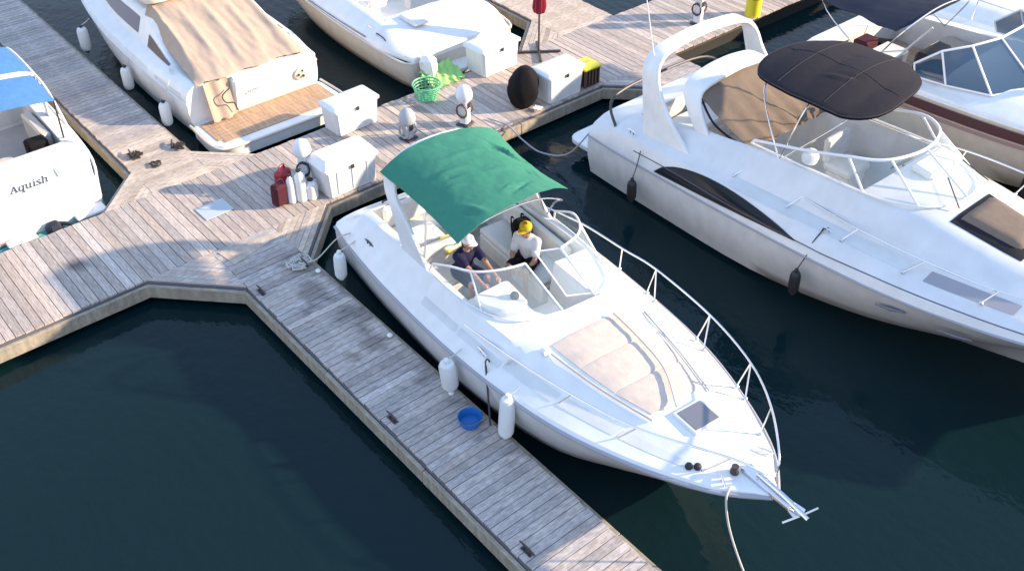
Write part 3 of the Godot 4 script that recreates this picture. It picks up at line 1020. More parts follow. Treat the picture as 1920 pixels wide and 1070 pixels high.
func seated_person(label: String, at: Vector3, turn: float, lean: float, shirt: Material, shorts: Material, cap: Material, hands: Array, head_turn: float, badge: Material, hair: Material) -> Node3D:
	var p := thing("person", label, "person", at, turn)
	# origin: the middle of the seat under the hips, facing +z
	var hip := Vector3(0, 0.11, 0)
	var up := Vector3(0, cos(lean), sin(lean))
	var chest := hip + up * 0.36
	var neck := hip + up * 0.52
	var head := neck + Vector3(0, 0.145, 0.03 + sin(lean) * 0.05)
	var torso := [[hip + Vector3(-0.07, 0.02, 0), hip + Vector3(0.07, 0.02, 0), 0.125, 0.125], [hip, hip + up * 0.2, 0.13, 0.125], [hip + up * 0.2, chest, 0.125, 0.14], [chest + Vector3(-0.1, 0.03, 0), chest + Vector3(0.1, 0.03, 0), 0.10, 0.10]]
	var legs := []
	var bare := []
	for s in [-1.0, 1.0]:
		var h := hip + Vector3(s * 0.10, -0.01, 0.03)
		var kn := h + Vector3(s * 0.06, 0.03, 0.42)
		var an := kn + Vector3(0, -0.42, -0.02)
		legs.append([h, h.lerp(kn, 0.8), 0.095, 0.075])
		bare.append([h, kn, 0.085, 0.058]); bare.append([kn, an, 0.058, 0.038])
		bare.append([an + Vector3(0, -0.03, -0.03), an + Vector3(s * 0.01, -0.055, 0.15), 0.035, 0.03])
	var arms := []
	var sleeves := []
	var hb := []
	for i in 2:
		var s := -1.0 if i == 0 else 1.0
		var sh := chest + up * 0.08 + Vector3(s * 0.185, 0, 0)
		var w: Vector3 = hands[i]
		var mid := (sh + w) * 0.5
		var L := sh.distance_to(w)
		var drop := sqrt(maxf(0.29 * 0.29 - L * L * 0.25, 0.0))
		var el := mid + Vector3(s * 0.45, -0.85, -0.2).normalized() * drop
		arms.append([sh, el, 0.052, 0.042]); arms.append([el, w, 0.042, 0.028])
		sleeves.append([sh, sh.lerp(el, 0.62), 0.062, 0.058])
		hb.append_array(hand_bones(w, (w - el).normalized(), Vector3(-s * 0.5, -0.8, 0.1).normalized(), -s))
	var hx := Basis(Vector3.UP, head_turn)
	var skull := [[head + hx * Vector3(0, 0.03, -0.015), head + hx * Vector3(0, 0.02, 0.015), 0.088, 0.086], [head + hx * Vector3(0, -0.02, 0.02), head + hx * Vector3(0, -0.075, 0.055), 0.068, 0.038], [head + hx * Vector3(0, 0.0, 0.095), head + hx * Vector3(0, -0.028, 0.112), 0.010, 0.015], [head + hx * Vector3(-0.088, -0.01, 0.0), head + hx * Vector3(-0.09, 0.015, -0.005), 0.014, 0.018], [head + hx * Vector3(0.088, -0.01, 0.0), head + hx * Vector3(0.09, 0.015, -0.005), 0.014, 0.018], [head + hx * Vector3(-0.02, -0.055, 0.088), head + hx * Vector3(0.02, -0.055, 0.088), 0.012, 0.012]]
	var neckb := [[neck - up * 0.05, head + Vector3(0, -0.05, -0.01), 0.058, 0.052]]
	var body := torso + bare + arms + neckb
	var mb := sdf_mesh(body, 0.02, 0.035)
	var hm := sdf_mesh(skull + neckb, 0.008, 0.02)
	mb.a.append_array(hm.a); mb.col.append_array(hm.col)
	var hd := sdf_mesh(hb, 0.0055, 0.006)
	mb.a.append_array(hd.a); mb.col.append_array(hd.col)
	var bn := part("body", mb, M.skin, p, 80.0)
	part("shirt", sdf_mesh(torso + sleeves, 0.018, 0.04, 0.016), shirt, bn, 80.0)
	part("shorts", sdf_mesh([torso[0]] + legs, 0.018, 0.04, 0.022), shorts, bn, 80.0)
	for s in [-1.0, 1.0]:
		var ey := MB.new()
		ey.lathe(Transform3D(rx(1.57), head + hx * Vector3(s * 0.032, 0.012, 0.083)), [[0.004, -0.004], [0.010, 0.0], [0.006, 0.006]], 8)
		part("eye", ey, M.hair, bn)
	part("hair", sdf_mesh([[head + hx * Vector3(0, 0.02, -0.03), head + hx * Vector3(0, -0.04, -0.045), 0.086, 0.07]], 0.012, 0.01), hair, bn, 80.0)
	# cap with a brim
	var cm := MB.new()
	var cb := hx * rx(0.08)
	cm.lathe(Transform3D(cb, head + Vector3(0, 0.045, 0)), [[0.106, 0.0], [0.108, 0.03], [0.098, 0.065], [0.07, 0.092], [0.03, 0.104], [0.008, 0.108]], 20)
	var ct := part("cap", cm, cap, bn, 60.0)
	var brow := []
	for i in 7:
		var f := float(i) / 6.0
		var row := PackedVector3Array()
		for j in 9:
			var g := float(j) / 8.0 * 2.0 - 1.0
			row.append(head + Vector3(0, 0.05, 0) + cb * Vector3(g * (0.10 - 0.025 * f), -0.018 * g * g - 0.012 * f, 0.07 + sqrt(maxf(0.0, 1.0 - g * g * 0.92)) * (0.03 + 0.085 * f)))
		brow.append(row)
	var bm := MB.new()
	bm.sheet(brow, 0.005, true)
	part("brim", bm, cap, ct, 60.0)
	if badge:
		var bd := MB.new()
		for e in [[-0.03, 0.01, 0.0, -0.02], [0.0, -0.02, 0.03, 0.012], [0.03, 0.012, 0.045, 0.0]]:
			bd.tube([head + cb * Vector3(e[0], 0.153, e[1]), head + cb * Vector3(e[2], 0.153, e[3])], 0.008, 6)
		part("badge", bd, badge, ct)
	return p

func build_people() -> void:
	# seats of the green-topped cruiser, in its own frame
	var bx := Transform3D(ry(-0.09), Vector3(3.46, 0, 1.2))
	seated_person("person in a white cap and navy shirt seated at the helm", bx * Vector3(-0.55, 1.12, 3.02), -0.09 + 0.1, 0.25, M.cloth_navy, M.cloth_navy, M.cloth_white, [Vector3(-0.14, 0.30, 0.72), Vector3(0.16, 0.30, 0.70)], 0.3, null, M.hair)
	seated_person("person in a yellow cap and white shirt sitting across the cockpit", bx * Vector3(0.62, 1.07, 3.32), -0.09 - 1.1, 0.2, M.cloth_white, M.bag_black, M.cloth_yellow, [Vector3(-0.12, 0.14, 0.40), Vector3(0.13, 0.14, 0.42)], -0.2, M.hair, M.hair)

# ---------------------------------------------------------------- large cruiser with the black bimini
func cap_end(z: float, w: float, y: float) -> Array:
	var r := []
	for k in [1.0, 0.9, 0.8, 0.6, 0.4, 0.3, 0.15, 0.0]: r.append([w * k, y + 0.03 * (1.0 - k)])
	return [z, r, true]

func lens_window(dk: Deck, z0: float, z1: float, side: float, m: Material, parent: Node) -> void:
	var rows := []
	var n := 24
	for i in n + 1:
		var f := float(i) / n
		var z := lerpf(z0, z1, f)
		var up := 0.35 + 1.55 * pow(sin(PI * pow(f, 0.75)), 0.75) * (1.0 - 0.25 * f) + 0.45 * f
		var low := 0.30 + 0.55 * f
		var row := PackedVector3Array()
		for j in 5:
			var s := lerpf(low, maxf(up, low + 0.02), float(j) / 4)
			var p := dk.point(z, s, side)
			var d := dk.point(z, s + 0.05, side) - dk.point(z, maxf(s - 0.05, 0.0), side)
			var nrm := Vector3(d.y, -d.x, 0).normalized()
			if nrm.x * side < 0.0: nrm = -nrm
			row.append(p + nrm * 0.008)
		rows.append(row)
	var mb := MB.new()
	mb.loft(rows, false, side < 0.0)
	var win := part("side_window", mb, m, parent)
	var rim := []
	for r in rows: rim.append(r[4])
	for i in range(rows.size() - 1, -1, -1): rim.append(rows[i][0])
	rim.append(rows[0][4])
	rod("gasket", rim, 0.012, M.rubber_black, win, 6)

func build_black_top_cruiser() -> void:
	var b := thing("motor_cruiser", "large white motor cruiser with black bimini, radar arch and dark lens-shaped side window", "boat", Vector3(9.4, 0, 2.0), 0.0)
	var rows := [[0.1, 1.90, 1.0, 0.1, 1.78, 0.08, 0.1, -0.4], [1.5, 2.0, 1.05, 1.5, 1.82, 0.08, 1.5, -0.5], [4.5, 2.05, 1.155, 4.4, 1.82, 0.10, 4.4, -0.55], [6.8, 2.05, 1.30, 6.4, 1.52, 0.20, 6.3, -0.5], [8.5, 1.85, 1.45, 7.9, 1.08, 0.40, 7.7, -0.4], [9.7, 1.55, 1.58, 8.9, 0.72, 0.60, 8.6, -0.3], [11.0, 1.0, 1.72, 9.9, 0.34, 0.85, 9.5, 0.0], [12.2, 0.05, 1.85, 10.9, 0.03, 1.15, 10.5, 0.5]]
	var S := hull_part(rows, M.gelcoat_grey, b)
	rub(S, 0.022, M.rub_grey, b)
	var dk := Deck.new([
		[0.1, [[1.90, 1.0], [1.87, 1.12], [1.75, 1.25], [1.5, 1.35], [1.3, 1.38], [1.1, 1.38], [0.6, 1.38], [0, 1.38]], true],
		[0.9, [[1.96, 1.027], [1.93, 1.2], [1.85, 1.42], [1.6, 1.55], [1.4, 1.6], [1.25, 1.6], [0.7, 1.6], [0, 1.6]], true],
		[0.93, [[1.962, 1.028], [1.93, 1.2], [1.85, 1.42], [1.6, 1.55], [1.4, 1.6], [1.25, 1.6], [1.22, 0.75], [0, 0.72]], false],
		[2.5, [[2.02, 1.085], [1.98, 1.3], [1.86, 1.52], [1.62, 1.62], [1.3, 1.9], [1.18, 1.95], [1.15, 0.75], [0, 0.72]], true],
		[4.2, [[2.047, 1.143], [2.0, 1.36], [1.86, 1.58], [1.56, 1.66], [1.24, 2.1], [1.12, 2.15], [1.10, 0.8], [0, 0.8]], true],
		[5.85, [[2.06, 1.235], [2.0, 1.42], [1.8, 1.61], [1.5, 1.69], [1.2, 2.2], [1.08, 2.26], [1.05, 1.0], [0, 1.0]], true],
		[5.9, [[2.06, 1.238], [2.0, 1.42], [1.8, 1.61], [1.5, 1.69], [1.2, 2.2], [1.08, 2.27], [0.5, 2.30], [0, 2.30]], false],
		[6.9, [[2.045, 1.307], [1.98, 1.48], [1.75, 1.64], [1.4, 1.74], [1.08, 2.14], [0.8, 2.26], [0.4, 2.30], [0, 2.30]], true],
		[8.2, [[1.905, 1.422], [1.84, 1.56], [1.6, 1.70], [1.25, 1.80], [0.95, 2.05], [0.7, 2.13], [0.35, 2.17], [0, 2.18]], true],
		[9.7, [[1.55, 1.58], [1.49, 1.70], [1.3, 1.80], [1.0, 1.87], [0.75, 1.98], [0.5, 2.03], [0.25, 2.05], [0, 2.05]], true],
		[11.0, [[1.0, 1.72], [0.95, 1.81], [0.8, 1.87], [0.6, 1.90], [0.45, 1.93], [0.3, 1.95], [0.15, 1.96], [0, 1.96]], true],
		cap_end(12.22, 0.05, 1.85)])
	deck_part(dk, M.gelcoat_grey, b)
	slab_poly("swim_platform", round_poly([[-1.6, 0.15], [-1.6, -0.85], [1.6, -0.85], [1.6, 0.15]], 0.3), 0.34, 0.44, 0.02, M.gelcoat, b)
	# moulding line along the topsides and the fine dark line above it
	for s in [-1.0, 1.0]:
		var pts := []
		var z := 1.4
		while z < 11.8:
			pts.append(dk.point(z, 1.0 + 0.15 * sin(z), s) + Vector3(s * 0.004, 0, 0)); z += 0.3
		rod("deck_joint", pts, 0.010, M.rub_rail, b, 5)
		lens_window(dk, 2.05, 5.35, s, M.tinted, b)
		for e in [[3.7, 4.88], [4.94, 6.08], [6.14, 7.24]]:
			var mb := MB.new()
			dk.strip(mb, e[0], e[1], 2.15, 2.85, s, 0.004)
			part("nonskid_panel", mb, M.nonskid, b)
		var gp := MB.new()
		dk.strip(gp, 7.55, 8.95, 2.05, 2.75, s, 0.006)
		part("grey_step_pad", gp, M.seam, b)
		for e in [[7.05, 7.55], [8.05, 8.6]]:
			var pb := MB.new()
			var p0 := Vector3(lerpf(2.045, 1.9, (e[0] - 6.9) / 1.3), 1.04, e[0])
			var p1 := Vector3(lerpf(2.045, 1.9, (e[1] - 6.9) / 1.3), 1.12, e[1])
			for q in [p0, p1]: q.x *= 1.0
			var off: float = -0.03 - 0.10 * (e[0] - 7.0)
			pb.tube([Vector3(s * (p0.x + off), p0.y, p0.z), Vector3(s * (p0.x + p1.x + off * 2.0 - 0.02) * 0.5, (p0.y + p1.y) * 0.5, (p0.z + p1.z) * 0.5), Vector3(s * (p1.x + off - 0.04), p1.y, p1.z)], [0.012, 0.035, 0.012], 8)
			part("port_light", pb, M.tinted_grey, b)
	# radar arch and the hoop in front of it
	arch("radar_arch", mirror_path([[-1.62, 1.50, 1.35, 2.75], [-1.56, 1.90, 1.25, 2.10], [-1.50, 2.40, 1.12, 1.62], [-1.42, 2.80, 1.02, 1.42], [-1.15, 3.02, 0.98, 1.34], [-0.6, 3.10, 0.96, 1.30], [0, 3.13, 0.96, 1.30]]), 0.10, M.gelcoat, b)
	arch("cabin_hoop", mirror_path([[-1.27, 1.75, 2.45, 2.80], [-1.20, 2.15, 2.05, 2.45], [-1.08, 2.45, 1.78, 2.22], [-0.85, 2.60, 1.70, 2.18], [-0.4, 2.68, 1.68, 2.20], [0, 2.70, 1.68, 2.20]]), 0.09, M.gelcoat, b)
	rod("whip_antenna", [[-1.30, 2.95, 1.15], [-1.48, 4.1, 1.0], [-1.60, 5.4, 0.85]], [0.014, 0.010, 0.006], M.white_metal, b, 6)
	# camper canvas
	var cr := []
	for i in 19:
		var t := float(i) / 18
		var row := PackedVector3Array()
		for j in 25:
			var s := float(j) / 24 * 2.0 - 1.0
			var sag := 0.05 * sin(t * PI) + 0.025 * sin(s * 17.0 + t * 2.0) * t + 0.02 * stain_noise.get_noise_2d(s * 9.0, t * 9.0)
			row.append(Vector3(s * (1.02 + 0.08 * t), lerpf(2.62 - 0.14 * s * s, 1.98 - 0.02 * s * s, t) - sag, lerpf(2.14, 3.55, t)))
		cr.append(row)
	var cmb := MB.new()
	cmb.sheet(cr, 0.012, true)
	part("camper_canvas", cmb, M.canvas_brown, b, 70.0)
	for s in [-1.0, 1.0]:
		rod("canvas_edge", curve([[s * 1.06, 2.44, 2.2], [s * 1.12, 2.12, 2.6], [s * 1.14, 2.0, 3.1], [s * 1.12, 1.99, 3.55]], 4), 0.022, M.canvas_black, b, 6)
	# bimini: a crowned oval with a turned-down hem
	var crown := func(u: float, z: float) -> float:
		var du := (u - 0.14) / 1.24
		var dz := (z - 4.28) / 1.28
		var y := 3.60 - 0.20 * du * du - 0.16 * dz * dz - 0.05 * (1.0 - absf(cos((z - 3.70) * PI / 0.95))) * (1.0 - 0.5 * du * du)
		return y + wrinkle(u, z, [[-0.3, 4.5, 0.2, 1, 0.9, 0.04, 0.03], [-0.15, 4.6, 0.2, 1, 0.7, 0.03, -0.03], [0.6, 4.2, 0.3, 1, 0.6, 0.03, -0.02], [0.4, 5.1, 1, 0.3, 1.0, 0.03, 0.015]]) + 0.004 * stain_noise.get_noise_2d(u * 8.0, z * 8.0)
	var br := []
	var NR := 22
	var NA := 56
	for i in NR + 1:
		var f := float(i) / NR
		var row := PackedVector3Array()
		for j in NA + 1:
			var a := TAU * j / NA
			var ca := cos(a); var sa := sin(a)
			var k := 1.0 / pow(pow(absf(ca), 2.9) + pow(absf(sa), 2.9), 1.0 / 2.9)
			var u := 0.14 + 1.24 * ca * k * minf(f * 1.06, 1.0)
			var z := 4.28 + 1.28 * sa * k * minf(f * 1.06, 1.0) * (1.0 - 0.10 * ca)
			var y: float = crown.call(u, z)
			if f > 0.94: y -= 0.045 * (f - 0.94) / 0.06
			row.append(Vector3(u, y, z))
		br.append(row)
	var bmb := MB.new()
	bmb.loft(br, false, false)
	var low := []
	for r in br:
		var l := PackedVector3Array()
		for p in r: l.append(p - Vector3(0, 0.014, 0))
		low.append(l)
	bmb.loft(low, false, true)
	bmb.loft([br[-1], low[-1]], false, false)
	var bc := part("bimini_canvas", bmb, M.canvas_black, b, 60.0)
	var seams := [[Vector2(-0.98, 3.75), Vector2(1.22, 3.68)], [Vector2(-0.98, 4.72), Vector2(1.25, 4.62)], [Vector2(0.16, 3.08), Vector2(0.10, 5.44)]]
	for e in seams:
		var sp := []
		for i in 25:
			var q: Vector2 = e[0].lerp(e[1], i / 24.0)
			sp.append(Vector3(q.x, crown.call(q.x, q.y) + 0.003, q.y))
		rod("seam", sp, 0.007, M.seam_thread, bc, 5)
	var hem := []
	for j in NA + 1: hem.append(br[NR - 1][j])
	rod("hem", hem, 0.008, M.seam_thread, bc, 5)
	for e in [[3.5, 3.45], [4.4, 4.3], [5.1, 5.1]]:
		rod("bimini_bow", curve([[-1.18, 2.1, 4.2], [-0.98, 3.14, e[0]], [-0.3, 3.34, e[1]], [0.14, 3.38, e[1]], [0.6, 3.34, e[1]], [1.22, 3.14, e[0]], [1.18, 2.1, 4.2]], 6), 0.015, M.steel, b)
	# windscreen
	var base := curve([[-1.16, 2.14, 3.55], [-1.17, 2.22, 4.8], [-1.14, 2.27, 5.9], [-0.98, 2.29, 6.5], [-0.62, 2.31, 6.95], [0, 2.32, 7.14], [0.62, 2.31, 6.95], [0.98, 2.29, 6.5], [1.14, 2.27, 5.9], [1.17, 2.22, 4.8], [1.16, 2.14, 3.55]], 4)
	var top := curve([[-1.15, 2.22, 3.6], [-1.14, 2.52, 4.7], [-1.08, 2.74, 5.45], [-0.88, 2.79, 5.88], [-0.52, 2.82, 6.12], [0, 2.83, 6.22], [0.52, 2.82, 6.12], [0.88, 2.79, 5.88], [1.08, 2.74, 5.45], [1.14, 2.52, 4.7], [1.15, 2.22, 3.6]], 4)
	var fr := MB.new()
	fr.tube(base, 0.018, 6)
	fr.tube(top, 0.028, 8)
	for k in [0, 8, 14, 20, 26, 32, 40]: fr.tube([base[k], top[k]], 0.022, 6)
	var frame := part("windscreen_frame", fr, M.white_metal, b)
	for k in [[0, 8], [8, 14], [14, 20], [20, 26], [26, 32], [32, 40]]:
		pane("pane", base.slice(k[0], k[1] + 1), top.slice(k[0], k[1] + 1), M.glass, frame)
	# inside the cockpit
	cushion("helm_seat", T(0.55, 1.45, 4.55), Vector3(0.7, 0.16, 0.6), M.vinyl, b)
	cushion("helm_backrest", T(0.55, 1.75, 4.25, rx(-0.1)), Vector3(0.7, 0.5, 0.14), M.vinyl, b)
	slabp("helm_seat_base", T(0.55, 1.1, 4.55), Vector3(0.6, 0.56, 0.5), 0.04, M.gelcoat, b)
	cushion("companion_seat", T(-0.6, 1.35, 4.9), Vector3(0.8, 0.16, 1.0), M.vinyl, b)
	slabp("companion_base", T(-0.6, 1.04, 4.9), Vector3(0.8, 0.46, 1.0), 0.04, M.gelcoat, b)
	cushion("aft_lounge", T(0, 1.2, 1.35), Vector3(2.0, 0.16, 0.7), M.vinyl, b)
	slabp("aft_lounge_base", T(0, 0.92, 1.35), Vector3(2.0, 0.40, 0.66), 0.04, M.gelcoat, b)
	slabp("dash_cowl", T(0.45, 2.36, 6.25, rx(0.15)), Vector3(0.95, 0.16, 0.45), 0.06, M.nonskid, b)
	wheel(b, Vector3(0.5, 2.05, 5.62), -0.8, 0.2)
	var gl := MB.new()
	gl.lathe(T(-1.04, 2.22, 4.72), [[0.05, 0], [0.13, 0.05], [0.155, 0.15], [0.13, 0.24], [0.06, 0.29], [0.01, 0.30]], 16)
	part("round_fender", gl, M.fender_white, b)
	for e in [[0.75, 2.31, 6.75, -0.5], [-0.4, 2.33, 6.9, 0.4]]:
		rod("wiper", [[e[0], e[1], e[2] + 0.32], [e[0] + e[3] * 0.5, e[1] + 0.30, e[2] - 0.10]], 0.012, M.rubber_black, b, 5)
	# foredeck
	deck_pad("hatch_skirt", dk, 7.28, 8.50, 0.58, 0.50, -0.14, 0.03, M.canvas_black, b)
	deck_pad("hatch_cover", dk, 7.34, 8.42, 0.50, 0.40, -0.10, 0.10, M.canvas_brown, b)
	slabp("deck_vent", T(-0.35, 2.08, 9.05), Vector3(0.16, 0.05, 0.14), 0.015, M.rubber_black, b)
	bow_rail(b, [[-1.40, 1.80, 3.7], [-1.42, 1.82, 4.95], [-1.52, 1.85, 6.18], [-1.50, 1.90, 7.42], [-1.42, 2.0, 8.62], [-1.05, 2.15, 10.2], [-0.5, 2.3, 11.4], [0, 2.35, 12.0]], [[-1.62, 1.66, 3.6], [-1.66, 1.67, 4.85], [-1.74, 1.66, 6.05], [-1.72, 1.68, 7.22], [-1.56, 1.76, 8.48], [-1.15, 1.86, 10.1]], [0.1, 1, 2, 3, 4, 5])
	bow_rail(b, [[1.40, 1.80, 3.7], [1.52, 1.95, 4.95], [1.66, 2.1, 6.18], [1.70, 2.15, 7.42], [1.62, 2.2, 8.62], [1.2, 2.3, 10.2], [0.6, 2.35, 11.4], [0, 2.35, 12.0]], [[1.62, 1.66, 3.6], [1.70, 1.66, 4.85], [1.74, 1.66, 6.05], [1.72, 1.68, 7.22], [1.56, 1.76, 8.48], [1.15, 1.86, 10.1]], [0.1, 1, 2, 3, 4, 5])
	cleat(b, Vector3(-1.72, 1.655, 5.75), 1.5, null, 0.8)
	cleat(b, Vector3(-1.80, 1.5, 1.2), 1.5)
	# transom rail
	rod("stern_rail", curve([[-1.75, 1.42, 0.7], [-1.4, 1.75, 0.25], [0, 1.8, 0.15], [1.4, 1.75, 0.25], [1.75, 1.42, 0.7]], 6), 0.03, M.dark_metal, b)

# ---------------------------------------------------------------- cruiser with the tan cockpit cover
func build_tan_cover_cruiser() -> void:
	var b := thing("motor_cruiser", "white cruiser with tan canvas over its cockpit and a varnished swim platform", "boat", Vector3(3.45, 0, -3.3), PI)
	var rows := [[1.2, 1.62, 0.92, 1.2, 1.50, 0.10, 1.2, -0.4], [2.2, 1.72, 1.0, 2.2, 1.55, 0.10, 2.2, -0.45], [5.0, 1.72, 1.13, 4.9, 1.52, 0.14, 4.9, -0.5], [7.2, 1.45, 1.30, 6.9, 1.1, 0.3, 6.8, -0.4], [9.0, 0.85, 1.45, 8.2, 0.5, 0.6, 8.0, 0.0], [10.4, 0.05, 1.6, 9.5, 0.03, 1.0, 9.2, 0.5]]
	var S := hull_part(rows, M.gelcoat, b)
	rub(S, 0.028, M.gelcoat_grey, b)
	var dk := Deck.new([
		[1.2, [[1.62, 0.92], [1.60, 1.08], [1.52, 1.20], [1.40, 1.26], [1.28, 1.28], [1.1, 1.26], [0.6, 1.26], [0, 1.26]], true],
		[2.2, [[1.72, 1.0], [1.69, 1.16], [1.58, 1.29], [1.45, 1.35], [1.35, 1.38], [1.2, 1.38], [0.6, 1.40], [0, 1.40]], true],
		[3.4, [[1.735, 1.06], [1.70, 1.21], [1.57, 1.31], [1.42, 1.38], [1.24, 1.85], [1.1, 2.0], [0.6, 2.10], [0, 2.14]], true],
		[5.4, [[1.70, 1.15], [1.65, 1.28], [1.5, 1.36], [1.36, 1.44], [1.16, 1.88], [1.0, 1.98], [0.6, 2.08], [0, 2.10]], true],
		[7.2, [[1.45, 1.30], [1.40, 1.38], [1.25, 1.45], [1.05, 1.52], [0.85, 1.7], [0.6, 1.78], [0.3, 1.8], [0, 1.82]], true],
		[9.0, [[0.85, 1.45], [0.81, 1.52], [0.7, 1.56], [0.55, 1.6], [0.4, 1.63], [0.3, 1.65], [0.15, 1.66], [0, 1.67]], true],
		cap_end(10.42, 0.05, 1.6)])
	deck_part(dk, M.gelcoat, b)
	# swim platform: white moulding with a varnished deck of planks
	slab_poly("swim_platform", round_poly([[-1.62, 1.25], [-1.68, 0.1], [-1.35, -0.22], [1.35, -0.22], [1.68, 0.1], [1.62, 1.25]], 0.22), 0.14, 0.40, 0.03, M.gelcoat, b)
	for i in 7:
		var z0 := 0.06 + i * 0.145
		var w := 1.50 - (0.10 if i == 0 else 0.0)
		slabp("teak_plank", T(0, 0.408, z0 + 0.07), Vector3(w * 2.0, 0.022, 0.139), 0.004, M.teak, b)
	rod("platform_rim", curve([[-1.66, 0.40, 1.2], [-1.68, 0.40, 0.1], [-1.35, 0.40, -0.2], [0, 0.40, -0.23], [1.35, 0.40, -0.2], [1.68, 0.40, 0.1], [1.66, 0.40, 1.2]], 5), 0.03, M.gelcoat_cream, b)
	# transom block with its locker and shower
	slabp("transom_locker", T(-0.45, 0.84, 1.12, rx(-0.20)), Vector3(2.1, 0.85, 0.22), 0.05, M.gelcoat, b)
	var sh := MB.new()
	sh.lathe(Transform3D(rx(-1.77), Vector3(-1.05, 0.85, 1.0)), [[0.16, 0], [0.15, 0.03], [0.10, 0.04]], 16)
	var shp := part("shower_recess", sh, M.gelcoat_cream, b)
	for e in [[-1.10, 0.92], [-1.0, 0.84], [-1.12, 0.78]]:
		var kn := MB.new()
		kn.lathe(Transform3D(rx(-1.77), Vector3(e[0], e[1], 0.97)), [[0.03, 0], [0.03, 0.03], [0.015, 0.04]], 8)
		part("tap", kn, M.dark_metal, shp)
	# illegible script on the transom
	for e in [[0.32, 0.02], [-0.22, 0.06]]:
		var sp := []
		for i in 16:
			var t := float(i) / 15
			sp.append(Vector3(e[0] - t * 0.36, 0.80 + e[1] + 0.028 * sin(t * 19.0 + e[0] * 9.0) + 0.05 * t, 0.985 + (0.02 + e[1]) * 0.2 + 0.01 * t))
		rod("script_lettering", sp, 0.010, M.lettering_grey, b, 5)
	# cockpit cover
	var rowsb := []
	for i in 37:
		var t := float(i) / 36
		var row := PackedVector3Array()
		for j in 57:
			var s := float(j) / 56 * 2.0 - 1.0
			var half := lerpf(1.34, 1.20, t)
			var fold := 0.05 * pow(0.5 + 0.5 * sin(s * 15.0 + 1.5 * sin(t * 3.0)), 3.0) * sin(t * PI) + 0.03 * stain_noise.get_noise_2d(s * 5.0, t * 3.0)
			var y := lerpf(1.32, 2.22, pow(t, 0.85)) + 0.10 * (1.0 - s * s) * t + fold - 0.06 * sin(t * PI)
			if absf(s) > 0.86: y -= (absf(s) - 0.86) / 0.14 * lerpf(0.06, 0.34, t)
			row.append(Vector3(s * half, y, lerpf(1.12, 3.75, t) + 0.04 * sin(s * 9.0) * (1.0 - t)))
		rowsb.append(row)
	var cm := MB.new()
	cm.sheet(rowsb, 0.012, true)
	part("cockpit_cover", cm, M.canvas_tan, b, 70.0)
	# corner gap panel and cover skirt down the passage
	var sk := []
	for i in 13:
		var t := float(i) / 12
		var row := PackedVector3Array()
		for j in 13:
			var s := float(j) / 12
			row.append(Vector3(lerpf(0.66, 1.24, s) , lerpf(1.30, 0.48, t) + 0.02 * sin(s * 14.0), lerpf(1.10, 0.86, t) + 0.03 * sin(s * 11.0 + t)))
		sk.append(row)
	var skm := MB.new()
	skm.loft(sk, false, false)
	part("cover_skirt", skm, M.canvas_tan, b, 70.0)
	rod("tie_cord", curve([[0.70, 1.1, 0.95], [0.92, 1.0, 0.90], [0.88, 0.85, 0.85], [0.72, 0.8, 0.82], [0.66, 0.6, 0.80]], 5), 0.014, M.rope_dark, b, 6)
	# hardtop
	slab_poly("hardtop", round_poly([[-1.22, 3.45], [1.22, 3.45], [1.1, 6.2], [-1.1, 6.2]], 0.4), 2.26, 2.38, 0.03, M.gelcoat_cream, b)
	# side glass
	for s in [-1.0, 1.0]:
		var mb := MB.new()
		dk.strip(mb, 3.9, 6.3, 3.25, 3.95, s, 0.012)
		part("side_window", mb, M.tinted_grey, b)
		var mb2 := MB.new()
		mb2.box(T(s * 1.60, 1.15, 2.6), Vector3(0.02, 0.03, 0.35), 0.008)
		part("side_vent", mb2, M.seam, b)
		var qp := MB.new()
		dk.strip(qp, 1.45, 2.5, 0.15, 0.85, s, 0.006)
		part("quarter_panel", qp, M.gelcoat_grey, b)
		cleat(b, Vector3(s * 1.5, 1.30, 2.0), 1.5)
		var qw := MB.new()
		dk.strip(qw, 2.25, 3.35, 3.05, 3.62, s, 0.014)
		part("quarter_window", qw, M.canvas_brown, b)

